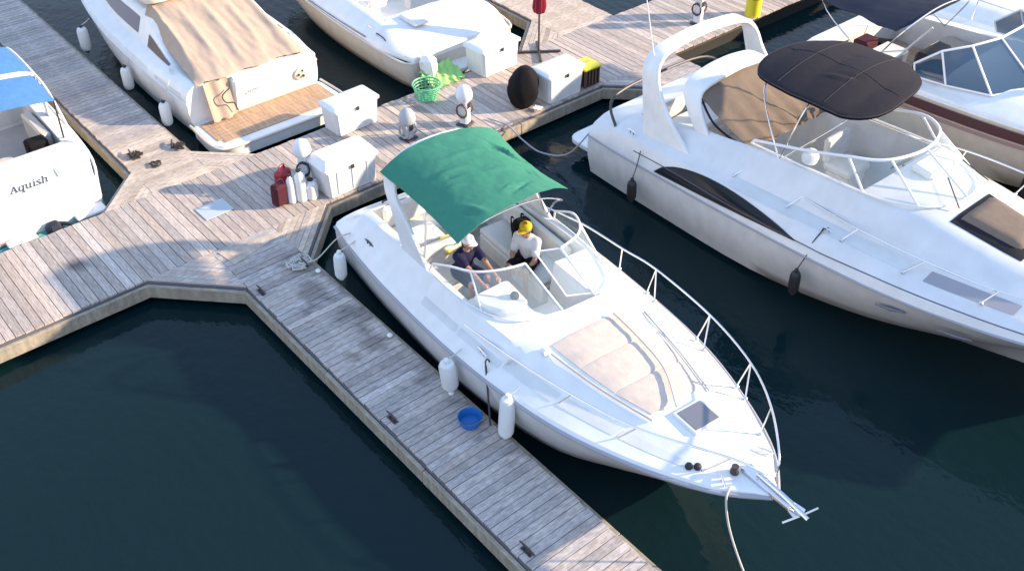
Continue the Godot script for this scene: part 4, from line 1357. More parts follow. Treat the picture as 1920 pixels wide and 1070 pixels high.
# ---------------------------------------------------------------- white boat at the top centre
func build_white_sports_boat() -> void:
	var b := thing("sports_boat", "plain white open motorboat lying stern-to behind the dock boxes", "boat", Vector3(8.25, 0, -3.0), PI)
	var rows := [[0.05, 1.45, 0.80, 0.05, 1.35, 0.15, 0.05, -0.3], [0.6, 1.70, 0.84, 0.6, 1.50, 0.12, 0.6, -0.4], [3.5, 1.78, 0.98, 3.5, 1.52, 0.14, 3.5, -0.45], [6.0, 1.5, 1.15, 5.7, 1.15, 0.3, 5.6, -0.4], [8.5, 0.05, 1.4, 7.6, 0.03, 0.9, 7.3, 0.4]]
	var S := hull_part(rows, M.gelcoat_cream, b)
	rub(S, 0.03, M.gelcoat_cream, b)
	var dk := Deck.new([
		[0.05, [[1.45, 0.80], [1.42, 0.90], [1.3, 0.95], [1.1, 0.97], [0.9, 0.98], [0.8, 0.98], [0.5, 0.98], [0, 0.98]], true],
		[0.9, [[1.72, 0.85], [1.69, 0.98], [1.58, 1.08], [1.42, 1.14], [1.3, 1.18], [1.15, 1.2], [0.6, 1.22], [0, 1.22]], true],
		[1.5, [[1.75, 0.88], [1.71, 1.01], [1.58, 1.1], [1.44, 1.18], [1.34, 1.24], [1.2, 1.26], [0.6, 1.28], [0, 1.28]], true],
		[1.54, [[1.75, 0.88], [1.71, 1.01], [1.58, 1.1], [1.44, 1.18], [1.34, 1.24], [1.2, 1.26], [1.18, 0.6], [0, 0.6]], false],
		[3.8, [[1.775, 0.995], [1.73, 1.1], [1.6, 1.2], [1.46, 1.3], [1.36, 1.4], [1.22, 1.42], [1.2, 0.6], [0, 0.6]], true],
		[3.85, [[1.77, 0.998], [1.73, 1.1], [1.6, 1.2], [1.46, 1.3], [1.3, 1.42], [1.0, 1.55], [0.5, 1.58], [0, 1.58]], false],
		[6.0, [[1.5, 1.15], [1.46, 1.24], [1.3, 1.3], [1.1, 1.36], [0.9, 1.42], [0.6, 1.45], [0.3, 1.46], [0, 1.46]], true],
		cap_end(8.52, 0.05, 1.4)])
	deck_part(dk, M.gelcoat, b)
	slab_poly("swim_platform", round_poly([[-1.3, 0.15], [-1.3, -0.38], [0.55, -0.38], [0.55, 0.15]], 0.2), 0.42, 0.52, 0.02, M.gelcoat, b)
	cushion("aft_sunpad", T(-0.2, 1.30, 1.15), Vector3(2.1, 0.12, 0.7), M.vinyl, b)
	cushion("bench_seat", T(-0.1, 0.95, 1.85), Vector3(2.0, 0.16, 0.6), M.vinyl, b)
	slabp("bench_base", T(-0.1, 0.74, 1.85), Vector3(2.0, 0.28, 0.56), 0.03, M.gelcoat, b)
	for s in [-0.6, 0.6]:
		cushion("pilot_seat", T(s, 1.05, 3.0), Vector3(0.55, 0.16, 0.55), M.vinyl, b)
		cushion("pilot_backrest", T(s, 1.35, 2.72), Vector3(0.55, 0.5, 0.12), M.vinyl, b)
		slabp("seat_pedestal", T(s, 0.78, 3.0), Vector3(0.3, 0.4, 0.3), 0.03, M.gelcoat, b)
	var wb := curve([[-1.25, 1.45, 3.5], [-1.15, 1.5, 4.3], [-0.6, 1.58, 4.8], [0, 1.6, 4.9], [0.6, 1.58, 4.8], [1.15, 1.5, 4.3], [1.25, 1.45, 3.5]], 4)
	var wt := curve([[-1.2, 1.7, 3.4], [-1.05, 1.9, 4.0], [-0.55, 1.95, 4.4], [0, 1.96, 4.5], [0.55, 1.95, 4.4], [1.05, 1.9, 4.0], [1.2, 1.7, 3.4]], 4)
	var fr := MB.new()
	fr.tube(wb, 0.016, 6); fr.tube(wt, 0.02, 6)
	for k in [0, 8, 16, 24]: fr.tube([wb[k], wt[k]], 0.018, 6)
	var frame := part("windscreen_frame", fr, M.white_metal, b)
	pane("pane", wb, wt, M.glass, frame)
	# dark pinstripe and a grab handle on the side
	rod("pinstripe", curve([[1.745, 1.0, 1.6], [1.77, 1.03, 2.6], [1.775, 1.08, 3.8], [1.70, 1.14, 4.8]], 5), 0.013, M.rub_rail, b, 5)
	rod("grab_handle", curve([[1.60, 1.10, 0.95], [1.62, 1.16, 1.0], [1.62, 1.18, 1.25], [1.58, 1.12, 1.35]], 4), 0.016, M.dark_metal, b, 6)
	cleat(b, Vector3(1.52, 1.1, 1.7), 1.5)
	# stern drive leg raised on the corner
	var od := MB.new()
	od.box(T(1.22, 0.80, -0.22, rx(0.25)), Vector3(0.36, 0.50, 0.44), 0.12)
	od.box(T(1.24, 0.44, -0.42, rx(0.5)), Vector3(0.16, 0.62, 0.24), 0.06)
	part("outboard_leg", od, M.gelcoat, b)
	var st := MB.new()
	st.slab(PackedVector2Array([Vector2(0.30, -0.36), Vector2(0.98, -0.62), Vector2(1.02, -0.40), Vector2(0.42, -0.12)]), 0.30, 0.36, 0.01)
	part("trim_tab", st, M.plastic_green, b)

# ---------------------------------------------------------------- blue-topped boat at the left edge
func build_blue_top_boat() -> void:
	var b := thing("motorboat", "white motorboat with two blue canvas tops and a dark name on its transom", "boat", Vector3(-2.15, 0, -3.05), PI)
	var rows := [[0.25, 1.40, 0.62, 0.10, 1.30, 0.12, 0.1, -0.3], [1.0, 1.58, 0.92, 0.9, 1.42, 0.12, 0.9, -0.4], [3.5, 1.62, 1.02, 3.5, 1.42, 0.14, 3.5, -0.45], [6.0, 1.35, 1.15, 5.7, 1.05, 0.3, 5.6, -0.4], [8.2, 0.05, 1.35, 7.4, 0.03, 0.9, 7.1, 0.4]]
	var S := hull_part(rows, M.gelcoat, b)
	rub(S, 0.03, M.gelcoat_grey, b)
	for s in [-1.0, 1.0]: rod("boot_stripe", curve([[s * 1.32, 0.06, 0.12], [s * 1.43, 0.06, 0.9], [s * 1.44, 0.06, 3.5], [s * 1.1, 0.06, 5.5]], 5), 0.07, M.boot_green, b, 6)
	rod("stern_boot_stripe", [[-1.32, 0.05, 0.1], [1.32, 0.05, 0.1]], 0.07, M.boot_green, b, 6)
	var dk := Deck.new([
		[0.25, [[1.40, 0.62], [1.38, 0.70], [1.3, 0.74], [1.15, 0.76], [1.0, 0.77], [0.8, 0.77], [0.5, 0.77], [0, 0.77]], true],
		[0.98, [[1.575, 0.915], [1.55, 0.98], [1.48, 1.03], [1.38, 1.06], [1.3, 1.07], [1.1, 1.07], [0.6, 1.07], [0, 1.07]], true],
		[1.40, [[1.60, 0.94], [1.57, 1.0], [1.5, 1.05], [1.42, 1.08], [1.36, 1.09], [1.2, 1.08], [0.6, 1.08], [0, 1.08]], true],
		[1.43, [[1.60, 0.94], [1.57, 1.0], [1.5, 1.05], [1.42, 1.08], [1.36, 1.09], [1.25, 1.08], [1.23, 0.5], [0, 0.5]], false],
		[3.9, [[1.60, 1.03], [1.57, 1.1], [1.48, 1.16], [1.42, 1.2], [1.36, 1.24], [1.25, 1.24], [1.23, 0.5], [0, 0.5]], true],
		[3.95, [[1.60, 1.032], [1.57, 1.1], [1.48, 1.16], [1.36, 1.22], [1.2, 1.35], [1.0, 1.45], [0.5, 1.5], [0, 1.5]], false],
		[6.0, [[1.35, 1.15], [1.31, 1.22], [1.2, 1.27], [1.05, 1.32], [0.85, 1.38], [0.6, 1.42], [0.3, 1.43], [0, 1.43]], true],
		cap_end(8.22, 0.05, 1.35)])
	deck_part(dk, M.gelcoat, b)
	# transom slope with the boat's name
	var slope := Basis(Vector3.RIGHT, -0.55)
	slabp("transom_step", T(0, 0.30, 0.10), Vector3(2.3, 0.30, 0.28), 0.06, M.gelcoat, b)
	var tm := TextMesh.new()
	var sf := SystemFont.new()
	sf.font_names = PackedStringArray(["Droid Serif"])
	sf.font_italic = true
	tm.font = sf
	tm.text = "Aquish"
	tm.font_size = 48
	tm.pixel_size = 0.0046
	tm.depth = 0.006
	var lt := MeshInstance3D.new()
	lt.name = "name_lettering"
	lt.mesh = tm
	lt.material_override = M.lettering
	b.add_child(lt, true)
	lt.transform = Transform3D(Basis(Vector3.UP, PI) * Basis(Vector3.RIGHT, -1.17) * Basis(Vector3(1, 0, 0), Vector3(0.32, 1, 0), Vector3(0, 0, 1)), Vector3(-0.24, 0.906, 0.56))
	for e in [[1.085, 1.0, 1.36], [0.79, 0.34, 1.12]]:
		rod("transom_seam", [[-e[2], e[0] - 0.02, e[1]], [0, e[0], e[1]], [e[2], e[0] - 0.02, e[1]]], 0.010, M.lettering_grey, b, 5)
	slabp("transom_vent", T(-0.95, 0.925, 0.60, rx(-0.39)), Vector3(0.34, 0.03, 0.20), 0.01, M.gelcoat_cream, b)
	# platform boards and drive gear
	slabp("swim_step", T(-1.02, 0.26, -0.06), Vector3(0.62, 0.06, 0.34), 0.02, M.gelcoat_grey, b)
	slabp("swim_step", T(0.35, 0.26, -0.12), Vector3(0.56, 0.06, 0.30), 0.02, M.gelcoat_grey, b)
	var od := MB.new()
	od.box(T(-0.28, 0.20, -0.10, rx(0.4)), Vector3(0.30, 0.34, 0.36), 0.08)
	od.tube(V3([[-0.28, 0.32, -0.05], [-0.50, 0.30, -0.22], [-0.62, 0.24, -0.28]]), 0.04, 8)
	part("stern_drive", od, M.navy_cap, b)
	slabp("red_marker", T(0.75, 0.28, -0.02), Vector3(0.5, 0.05, 0.10), 0.02, M.pink_stripe, b)
	# cockpit
	slabp("cockpit_carpet", T(0, 0.512, 2.6), Vector3(2.3, 0.012, 2.2), 0.004, M.sole, b)
	cushion("aft_bench", T(0.4, 0.78, 1.75), Vector3(1.6, 0.14, 0.5), M.gelcoat_cream, b)
	slabp("aft_bench_base", T(0.4, 0.61, 1.75), Vector3(1.6, 0.20, 0.46), 0.03, M.gelcoat_cream, b)
	cushion("dark_seat", T(-0.86, 0.86, 1.78), Vector3(0.42, 0.50, 0.34), M.bag_black, b)
	slabp("side_locker", T(-1.12, 0.80, 2.5), Vector3(0.22, 0.55, 1.2), 0.04, M.gelcoat_cream, b)
	# two blue canvas tops with a white bow between them
	for e in [[1.35, 2.45, 2.0, 2.12], [2.62, 3.95, 2.14, 2.22]]:
		var rowsb := []
		for i in 19:
			var t := float(i) / 18
			var row := PackedVector3Array()
			for j in 25:
				var s := float(j) / 24 * 2.0 - 1.0
				var y := lerpf(e[2], e[3], t) + 0.14 * (1.0 - s * s) + 0.03 * sin(t * PI) + 0.014 * stain_noise.get_noise_2d(s * 9.0, t * 7.0 + e[0])
				row.append(Vector3(s * (1.36 - 0.04 * t), y, lerpf(e[0], e[1], t) + 0.05 * s * s * (1.0 if e[0] < 2.0 else -3.0) * (0.0 if e[0] < 2.0 else t)))
			rowsb.append(row)
		var cm := MB.new()
		cm.sheet(rowsb, 0.012, true)
		part("canvas_top", cm, M.canvas_blue, b, 70.0)
	arch("canvas_bow", mirror_path([[-1.42, 1.12, 2.42, 2.62], [-1.42, 1.7, 2.42, 2.62], [-1.38, 2.08, 2.44, 2.62], [-0.8, 2.22, 2.44, 2.62], [0, 2.27, 2.44, 2.62]]), 0.05, M.gelcoat, b)
	for s in [-1.0, 1.0]:
		rod("top_rail", curve([[s * 1.46, 1.1, 1.2], [s * 1.42, 1.9, 1.9], [s * 1.40, 2.10, 2.6], [s * 1.38, 2.1, 4.0], [s * 1.40, 1.3, 4.8]], 5), 0.028, M.white_metal, b)
		rod("post", [[s * 1.34, 1.1, 1.5], [s * 1.34, 2.0, 1.4]], 0.018, M.dark_metal, b, 6)
	# steering console with a dark helmsman's chair in front of the tops
	slabp("console", T(0.5, 1.45, 4.6), Vector3(0.7, 0.3, 0.4), 0.06, M.gelcoat, b)

# ---------------------------------------------------------------- boats at the right edge
func build_maroon_stripe_boat() -> void:
	var b := thing("motorboat", "cream-hulled motorboat with maroon stripe, tinted windscreen and navy bimini", "boat", Vector3(15.25, 0, 2.65), 0.0)
	var rows := [[0.1, 1.75, 1.25, 0.1, 1.6, 0.1, 0.1, -0.4], [2.0, 1.85, 1.38, 2.0, 1.66, 0.1, 2.0, -0.5], [5.0, 1.88, 1.58, 4.9, 1.6, 0.15, 4.9, -0.5], [7.5, 1.6, 1.75, 7.1, 1.15, 0.4, 7.0, -0.4], [9.5, 0.9, 1.9, 8.7, 0.5, 0.8, 8.4, 0.0], [10.8, 0.05, 2.0, 9.9, 0.03, 1.2, 9.6, 0.5]]
	var S := hull_part(rows, M.gelcoat_cream, b)
	rub(S, 0.03, M.gelcoat, b)
	# maroon band with a pale line under it, both standing off the hull
	for s in [-1.0, 1.0]:
		for e in [[0.06, 0.22, "maroon_band", M.maroon_paint, 0.020], [0.25, 0.31, "pale_band", M.pink_stripe, 0.018]]:
			var rowsb := []
			for r in rows:
				var A := Vector3(r[1], r[2], r[0])
				var C := Vector3(r[4], r[5], r[3])
				var Mi := A.lerp(C, 0.5) + Vector3(0.03 * r[1], 0, 0)
				var row := PackedVector3Array()
				for k in 4:
					var f := lerpf(e[0], e[1], k / 3.0)
					var p := A.lerp(Mi, f * 2.0) if f < 0.5 else Mi.lerp(C, f * 2.0 - 1.0)
					row.append(Vector3(s * (p.x + 0.02 + e[4]), p.y, p.z))
				rowsb.append(row)
			var dense := []
			for j in 4:
				var line := []
				for r in rowsb: line.append(r[j])
				dense.append(PackedVector3Array(curve(line, 5)))
			var mb := MB.new()
			mb.loft(dense, false, s > 0.0)
			part(e[2], mb, e[3], b, 60.0)
	var dk := Deck.new([
		[0.1, [[1.75, 1.25], [1.72, 1.33], [1.6, 1.38], [1.45, 1.4], [1.35, 1.42], [1.2, 1.42], [0.6, 1.42], [0, 1.42]], true],
		[0.6, [[1.78, 1.285], [1.75, 1.37], [1.63, 1.42], [1.48, 1.44], [1.38, 1.46], [1.25, 1.46], [0.6, 1.46], [0, 1.46]], true],
		[0.64, [[1.785, 1.29], [1.75, 1.37], [1.63, 1.42], [1.48, 1.44], [1.38, 1.46], [1.3, 1.46], [1.28, 0.7], [0, 0.7]], false],
		[3.4, [[1.885, 1.475], [1.85, 1.56], [1.73, 1.6], [1.58, 1.63], [1.5, 1.66], [1.4, 1.66], [1.38, 0.75], [0, 0.75]], true],
		[3.45, [[1.885, 1.478], [1.85, 1.56], [1.73, 1.6], [1.58, 1.64], [1.4, 1.74], [1.1, 1.82], [0.55, 1.86], [0, 1.86]], false],
		[5.0, [[1.88, 1.58], [1.84, 1.66], [1.7, 1.71], [1.5, 1.76], [1.3, 1.83], [1.0, 1.88], [0.5, 1.9], [0, 1.9]], true],
		[7.5, [[1.6, 1.75], [1.56, 1.82], [1.42, 1.87], [1.2, 1.92], [1.0, 1.96], [0.7, 1.99], [0.35, 2.0], [0, 2.0]], true],
		[9.5, [[0.9, 1.9], [0.86, 1.96], [0.76, 2.0], [0.6, 2.02], [0.45, 2.04], [0.3, 2.05], [0.15, 2.06], [0, 2.06]], true],
		cap_end(10.82, 0.05, 2.0)])
	deck_part(dk, M.gelcoat, b)
	# tinted wrap-round screen in flat panels
	var base := V3([[-1.62, 1.66, 2.9], [-1.60, 1.72, 3.6], [-1.42, 1.80, 4.50], [-0.55, 1.88, 4.98], [0.55, 1.88, 4.98], [1.42, 1.80, 4.50], [1.60, 1.72, 3.6], [1.62, 1.66, 2.9]])
	var top := V3([[-1.58, 1.90, 2.8], [-1.55, 2.36, 3.30], [-1.15, 2.50, 3.70], [-0.45, 2.54, 3.92], [0.45, 2.54, 3.92], [1.15, 2.50, 3.70], [1.55, 2.36, 3.30], [1.58, 1.90, 2.8]])
	var fr := MB.new()
	fr.tube(base, 0.02, 6); fr.tube(top, 0.026, 6)
	for k in 8: fr.tube([base[k], top[k]], 0.022, 6)
	var frame := part("windscreen_frame", fr, M.white_metal, b)
	for k in 7: pane("pane", [base[k], base[k + 1]], [top[k], top[k + 1]], M.glass_tinted, frame)
	# cockpit
	slabp("cockpit_floor", T(0, 0.78, 2.0), Vector3(2.5, 0.014, 2.6), 0.004, M.teak, b)
	cushion("tan_lounge", T(0.75, 1.2, 2.6), Vector3(1.1, 0.3, 1.3), M.canvas_tan, b)
	slabp("tan_lounge_base", T(0.75, 0.92, 2.6), Vector3(1.1, 0.26, 1.3), 0.03, M.canvas_brown, b)
	cushion("maroon_seat", T(-0.55, 1.18, 1.0), Vector3(0.50, 0.62, 0.38), M.cloth_maroon, b)
	cushion("dark_bag", T(-0.05, 1.12, 1.15, ry(0.5)), Vector3(0.35, 0.4, 0.5), M.bag_black, b)
	slabp("galley_unit", T(-0.75, 1.15, 1.7), Vector3(0.8, 0.75, 0.6), 0.05, M.gelcoat, b)
	slabp("dark_console", T(-0.45, 1.35, 2.6), Vector3(0.9, 0.9, 0.4), 0.06, M.rubber_black, b)
	cushion("blue_cloth", T(0.3, 1.42, 3.1, ry(0.4)), Vector3(0.6, 0.14, 0.35), M.plastic_blue, b)
	rod("grab_pole", [[-0.5, 1.5, 1.95], [-0.2, 2.1, 2.3]], 0.03, M.white_metal, b)
	# navy bimini
	var rowsb := []
	for i in 21:
		var t := float(i) / 20
		var row := PackedVector3Array()
		for j in 25:
			var s := float(j) / 24 * 2.0 - 1.0
			row.append(Vector3(-0.75 + s * 1.35, 2.72 + 0.22 * (1.0 - s * s) - 0.06 * t + 0.02 * sin(t * 14.0) + 0.02 * stain_noise.get_noise_2d(s * 6.0, t * 8.0), lerpf(0.4, 2.75, t) - 0.25 * s * s * t))
		rowsb.append(row)
	var cm := MB.new()
	cm.sheet(rowsb, 0.012, true)
	part("bimini_canvas", cm, M.canvas_navy, b, 70.0)
	for z in [0.6, 2.6]: rod("bimini_bow", curve([[-1.55, 1.5, 1.8], [-2.0, 2.66, z], [-0.75, 2.9, z + 0.05], [0.5, 2.66, z], [1.35, 1.5, 1.8]], 6), 0.015, M.steel, b)
	# foredeck light and fittings
	var lp := MB.new()
	lp.box(T(-0.42, 2.12, 5.30, ry(0.3)), Vector3(0.20, 0.22, 0.16), 0.04)
	lp.tube(V3([[-0.42, 1.88, 5.30], [-0.42, 2.02, 5.30]]), 0.03, 8)
	part("spotlight", lp, M.gelcoat_cream, b)
	slabp("deck_hatch", T(-0.55, 1.905, 5.62, ry(0.2)), Vector3(0.28, 0.03, 0.18), 0.01, M.rubber_black, b)
	slabp("deck_hatch", T(-0.35, 1.93, 6.2, ry(0.2)), Vector3(0.34, 0.03, 0.24), 0.01, M.tinted_grey, b)
	deck_pad("sunpad", dk, 5.3, 7.0, 0.7, 0.55, 0.35, 0.05, M.pad_cream, b)
	var fe := MB.new()
	fe.lathe(T(-2.06, 0.35, 6.0), [[0.02, 0], [0.10, 0.05], [0.12, 0.15], [0.12, 0.45], [0.09, 0.55], [0.03, 0.6]], 14)
	part("black_fender", fe, M.rubber_black, b)
	rod("fender_line", [[-2.04, 0.95, 6.0], [-1.86, 1.66, 5.9]], 0.012, M.rope_dark, b, 5)

func build_far_right_boat() -> void:
	var b := thing("motorboat", "white-decked motorboat cut off by the upper right corner", "boat", Vector3(19.2, 0, 1.6), 0.0)
	var rows := [[0.1, 1.8, 1.1, 0.1, 1.65, 0.1, 0.1, -0.4], [2.0, 1.9, 1.2, 2.0, 1.7, 0.1, 2.0, -0.5], [5.0, 1.9, 1.35, 4.9, 1.6, 0.15, 4.9, -0.5], [8.5, 0.9, 1.6, 7.7, 0.5, 0.8, 7.4, 0.0], [10.0, 0.05, 1.7, 9.2, 0.03, 1.2, 8.9, 0.5]]
	var S := hull_part(rows, M.gelcoat, b)
	rub(S, 0.03, M.rub_grey, b)
	var dk := Deck.new([
		[0.1, [[1.8, 1.1], [1.76, 1.2], [1.6, 1.28], [1.45, 1.32], [1.35, 1.36], [1.2, 1.4], [0.6, 1.44], [0, 1.45]], true],
		[2.6, [[1.91, 1.225], [1.87, 1.33], [1.7, 1.4], [1.5, 1.44], [1.3, 1.56], [1.05, 1.62], [0.5, 1.66], [0, 1.67]], true],
		[5.0, [[1.9, 1.35], [1.86, 1.45], [1.7, 1.5], [1.5, 1.54], [1.3, 1.64], [1.0, 1.7], [0.5, 1.73], [0, 1.74]], true],
		[8.5, [[0.9, 1.6], [0.86, 1.68], [0.75, 1.72], [0.6, 1.75], [0.45, 1.78], [0.3, 1.8], [0.15, 1.81], [0, 1.81]], true],
		cap_end(10.02, 0.05, 1.7)])
	deck_part(dk, M.gelcoat, b)
	slabp("deck_hatch", T(-0.3, 1.74, 4.4), Vector3(0.5, 0.04, 0.5), 0.015, M.tinted_grey, b)
	bow_rail(b, [[-1.6, 1.9, 3.0], [-1.7, 2.0, 5.0], [-1.3, 2.15, 7.0], [-0.6, 2.25, 9.0], [0, 2.3, 9.9]], [[-1.66, 1.42, 3.0], [-1.66, 1.5, 5.0], [-1.25, 1.62, 7.0], [-0.6, 1.75, 9.0]], [0.1, 1, 2, 3])

# ---------------------------------------------------------------- things on the walkways
func dock_box(label: String, at: Vector3, turn: float, s: Vector3, ribs: int, peak := 0.10) -> void:
	var t := thing("dock_box", label, "dock box", at, turn, "white dock boxes")
	var h := s.y * 0.72
	# tapered body
	var rings := []
	for e in [[0.0, 0.90], [0.02, 0.92], [h, 0.99]]:
		var w: float = s.x * 0.5 * e[1]
		var d: float = s.z * 0.5 * e[1]
		var r := PackedVector3Array()
		var c := 0.05
		for p in [[-w, -d + c], [-w + c, -d], [w - c, -d], [w, -d + c], [w, d - c], [w - c, d], [-w + c, d], [-w, d - c]]: r.append(Vector3(p[0], e[0], -p[1]))
		rings.append(r)
	var mb := MB.new()
	mb.loft(rings, true, false)
	mb.fan(rings[0], true); mb.fan(rings[-1], false)
	part("body", mb, M.box_white, t)
	for i in ribs:
		var x := (float(i) + 0.5) / ribs * s.x * 0.86 - s.x * 0.43
		slabp("rib", T(x, h * 0.5, s.z * 0.475, rx(0.05)), Vector3(0.05, h * 0.86, 0.035), 0.012, M.box_white, t)
	# hipped lid with an overhanging rim
	var L := []
	for e in [[h + 0.004, 1.06, 1.06], [h + 0.05, 1.06, 1.06], [h + 0.07, 1.02, 1.02], [h + 0.07 + peak, 0.86, 0.62]]:
		var w: float = s.x * 0.5 * e[1]
		var d: float = s.z * 0.5 * e[2]
		var r := PackedVector3Array()
		var c := 0.04
		for p in [[-w, -d + c], [-w + c, -d], [w - c, -d], [w, -d + c], [w, d - c], [w - c, d], [-w + c, d], [-w, d - c]]: r.append(Vector3(p[0], e[0], -p[1]))
		L.append(r)
	var lm := MB.new()
	lm.loft(L, true, false)
	lm.fan(L[0], true); lm.fan(L[-1], false)
	var lid := part("lid", lm, M.box_white, t)
	slabp("latch", T(0.0, h - 0.03, s.z * 0.535), Vector3(0.07, 0.09, 0.03), 0.008, M.dark_metal, lid)

func pedestal(label: String, at: Vector3, turn: float, shell: Material, hgt: float, cord: Material) -> void:
	var t := thing("dock_pedestal", label, "power pedestal", at, turn, "dock power pedestals")
	slabp("foot", T(0, 0.02, 0), Vector3(0.30, 0.04, 0.30), 0.01, M.dark_metal, t)
	slabp("column", T(0, hgt * 0.35, 0), Vector3(0.20, hgt * 0.64, 0.20), 0.03, shell, t)
	var mb := MB.new()
	mb.lathe(T(0, hgt * 0.62, 0), [[0.10, 0], [0.17, 0.03], [0.185, 0.10], [0.17, 0.20], [0.12, 0.29], [0.05, 0.335], [0.01, 0.34]], 20)
	part("dome_head", mb, shell, t)
	for s in [-1.0, 1.0]:
		var pts := []
		for i in 50:
			var a := TAU * i / 16.0
			pts.append(Vector3(s * (0.135 + 0.014 * sin(i * 1.3)), hgt * 0.40 + 0.15 * sin(a) - 0.02 * i / 50.0, 0.125 * cos(a)))
		rod("coiled_cord", pts, 0.017, cord, t, 6)
	slabp("socket", T(0, hgt * 0.5, 0.105), Vector3(0.12, 0.14, 0.02), 0.006, M.rubber_black, t)

func fender(label: String, at: Vector3, r: float, h: float, shell: Material, ends: Material, tilt: Vector3, line_to: Vector3, group: String) -> void:
	var t := thing("fender", label, "fender", at, 0.0, group)
	var bs := Basis.from_euler(tilt)
	var mb := MB.new()
	mb.lathe(Transform3D(bs, Vector3.ZERO), [[r * 0.35, 0.0], [r * 0.8, 0.03], [r, 0.09], [r * 1.02, h * 0.5], [r, h - 0.09], [r * 0.8, h - 0.03], [r * 0.35, h]], 18)
	part("body", mb, shell, t)
	for e in [[-0.05, 0.0], [h, h + 0.06]]:
		var em := MB.new()
		em.lathe(Transform3D(bs, Vector3.ZERO), [[r * 0.25, e[0]], [r * 0.42, (e[0] + e[1]) * 0.5], [r * 0.3, e[1]]], 12)
		part("end_cap", em, ends, t)
	var top: Vector3 = bs * Vector3(0, h + 0.04, 0)
	var goal := line_to - at
	rod("lanyard", [top, top.lerp(goal, 0.5) + Vector3(0.01, 0, 0.01), goal], 0.010, M.rope_white if shell != M.rubber_black else M.rope_dark, t, 6)

func rope(label: String, pts: Array, r: float, m: Material, sub := 8) -> void:
	var P := curve(pts, sub)
	var t := thing("mooring_rope", label, "rope", P[0])
	var q := []
	for p in P: q.append(p - P[0])
	rod("strand", q, r, m, t, 6)

func coil(label: String, at: Vector3, r: float, turns: int, th: float, m: Material, tangled := 0.0) -> void:
	var t := thing("rope_coil", label, "rope", at)
	var pts := []
	var n := turns * 16
	for i in n:
		var a := TAU * i / 16.0
		var k := r * (0.45 + 0.55 * float(i) / n) * (1.0 + tangled * stain_noise.get_noise_1d(i * 9.0 + at.x * 40.0))
		pts.append(Vector3(cos(a) * k + tangled * 0.14 * stain_noise.get_noise_1d(i * 5.0), th + 0.3 * th * sin(i * 0.9) + tangled * 0.04 * absf(stain_noise.get_noise_1d(i * 13.0)), sin(a) * k * 0.85 + tangled * 0.14 * stain_noise.get_noise_1d(i * 6.0 + 99.0)))
	rod("strand", pts, th, m, t, 6)

func dock_cleat(label: String, at: Vector3, turn: float) -> void:
	var t := thing("dock_cleat", label, "cleat", at, turn, "cleats on the docks")
	cleat(t, Vector3.ZERO, 0.0, M.dark_metal, 1.2)
	slabp("base_plate", T(0, 0.004, 0), Vector3(0.2, 0.012, 0.08), 0.003, M.dark_metal, t)

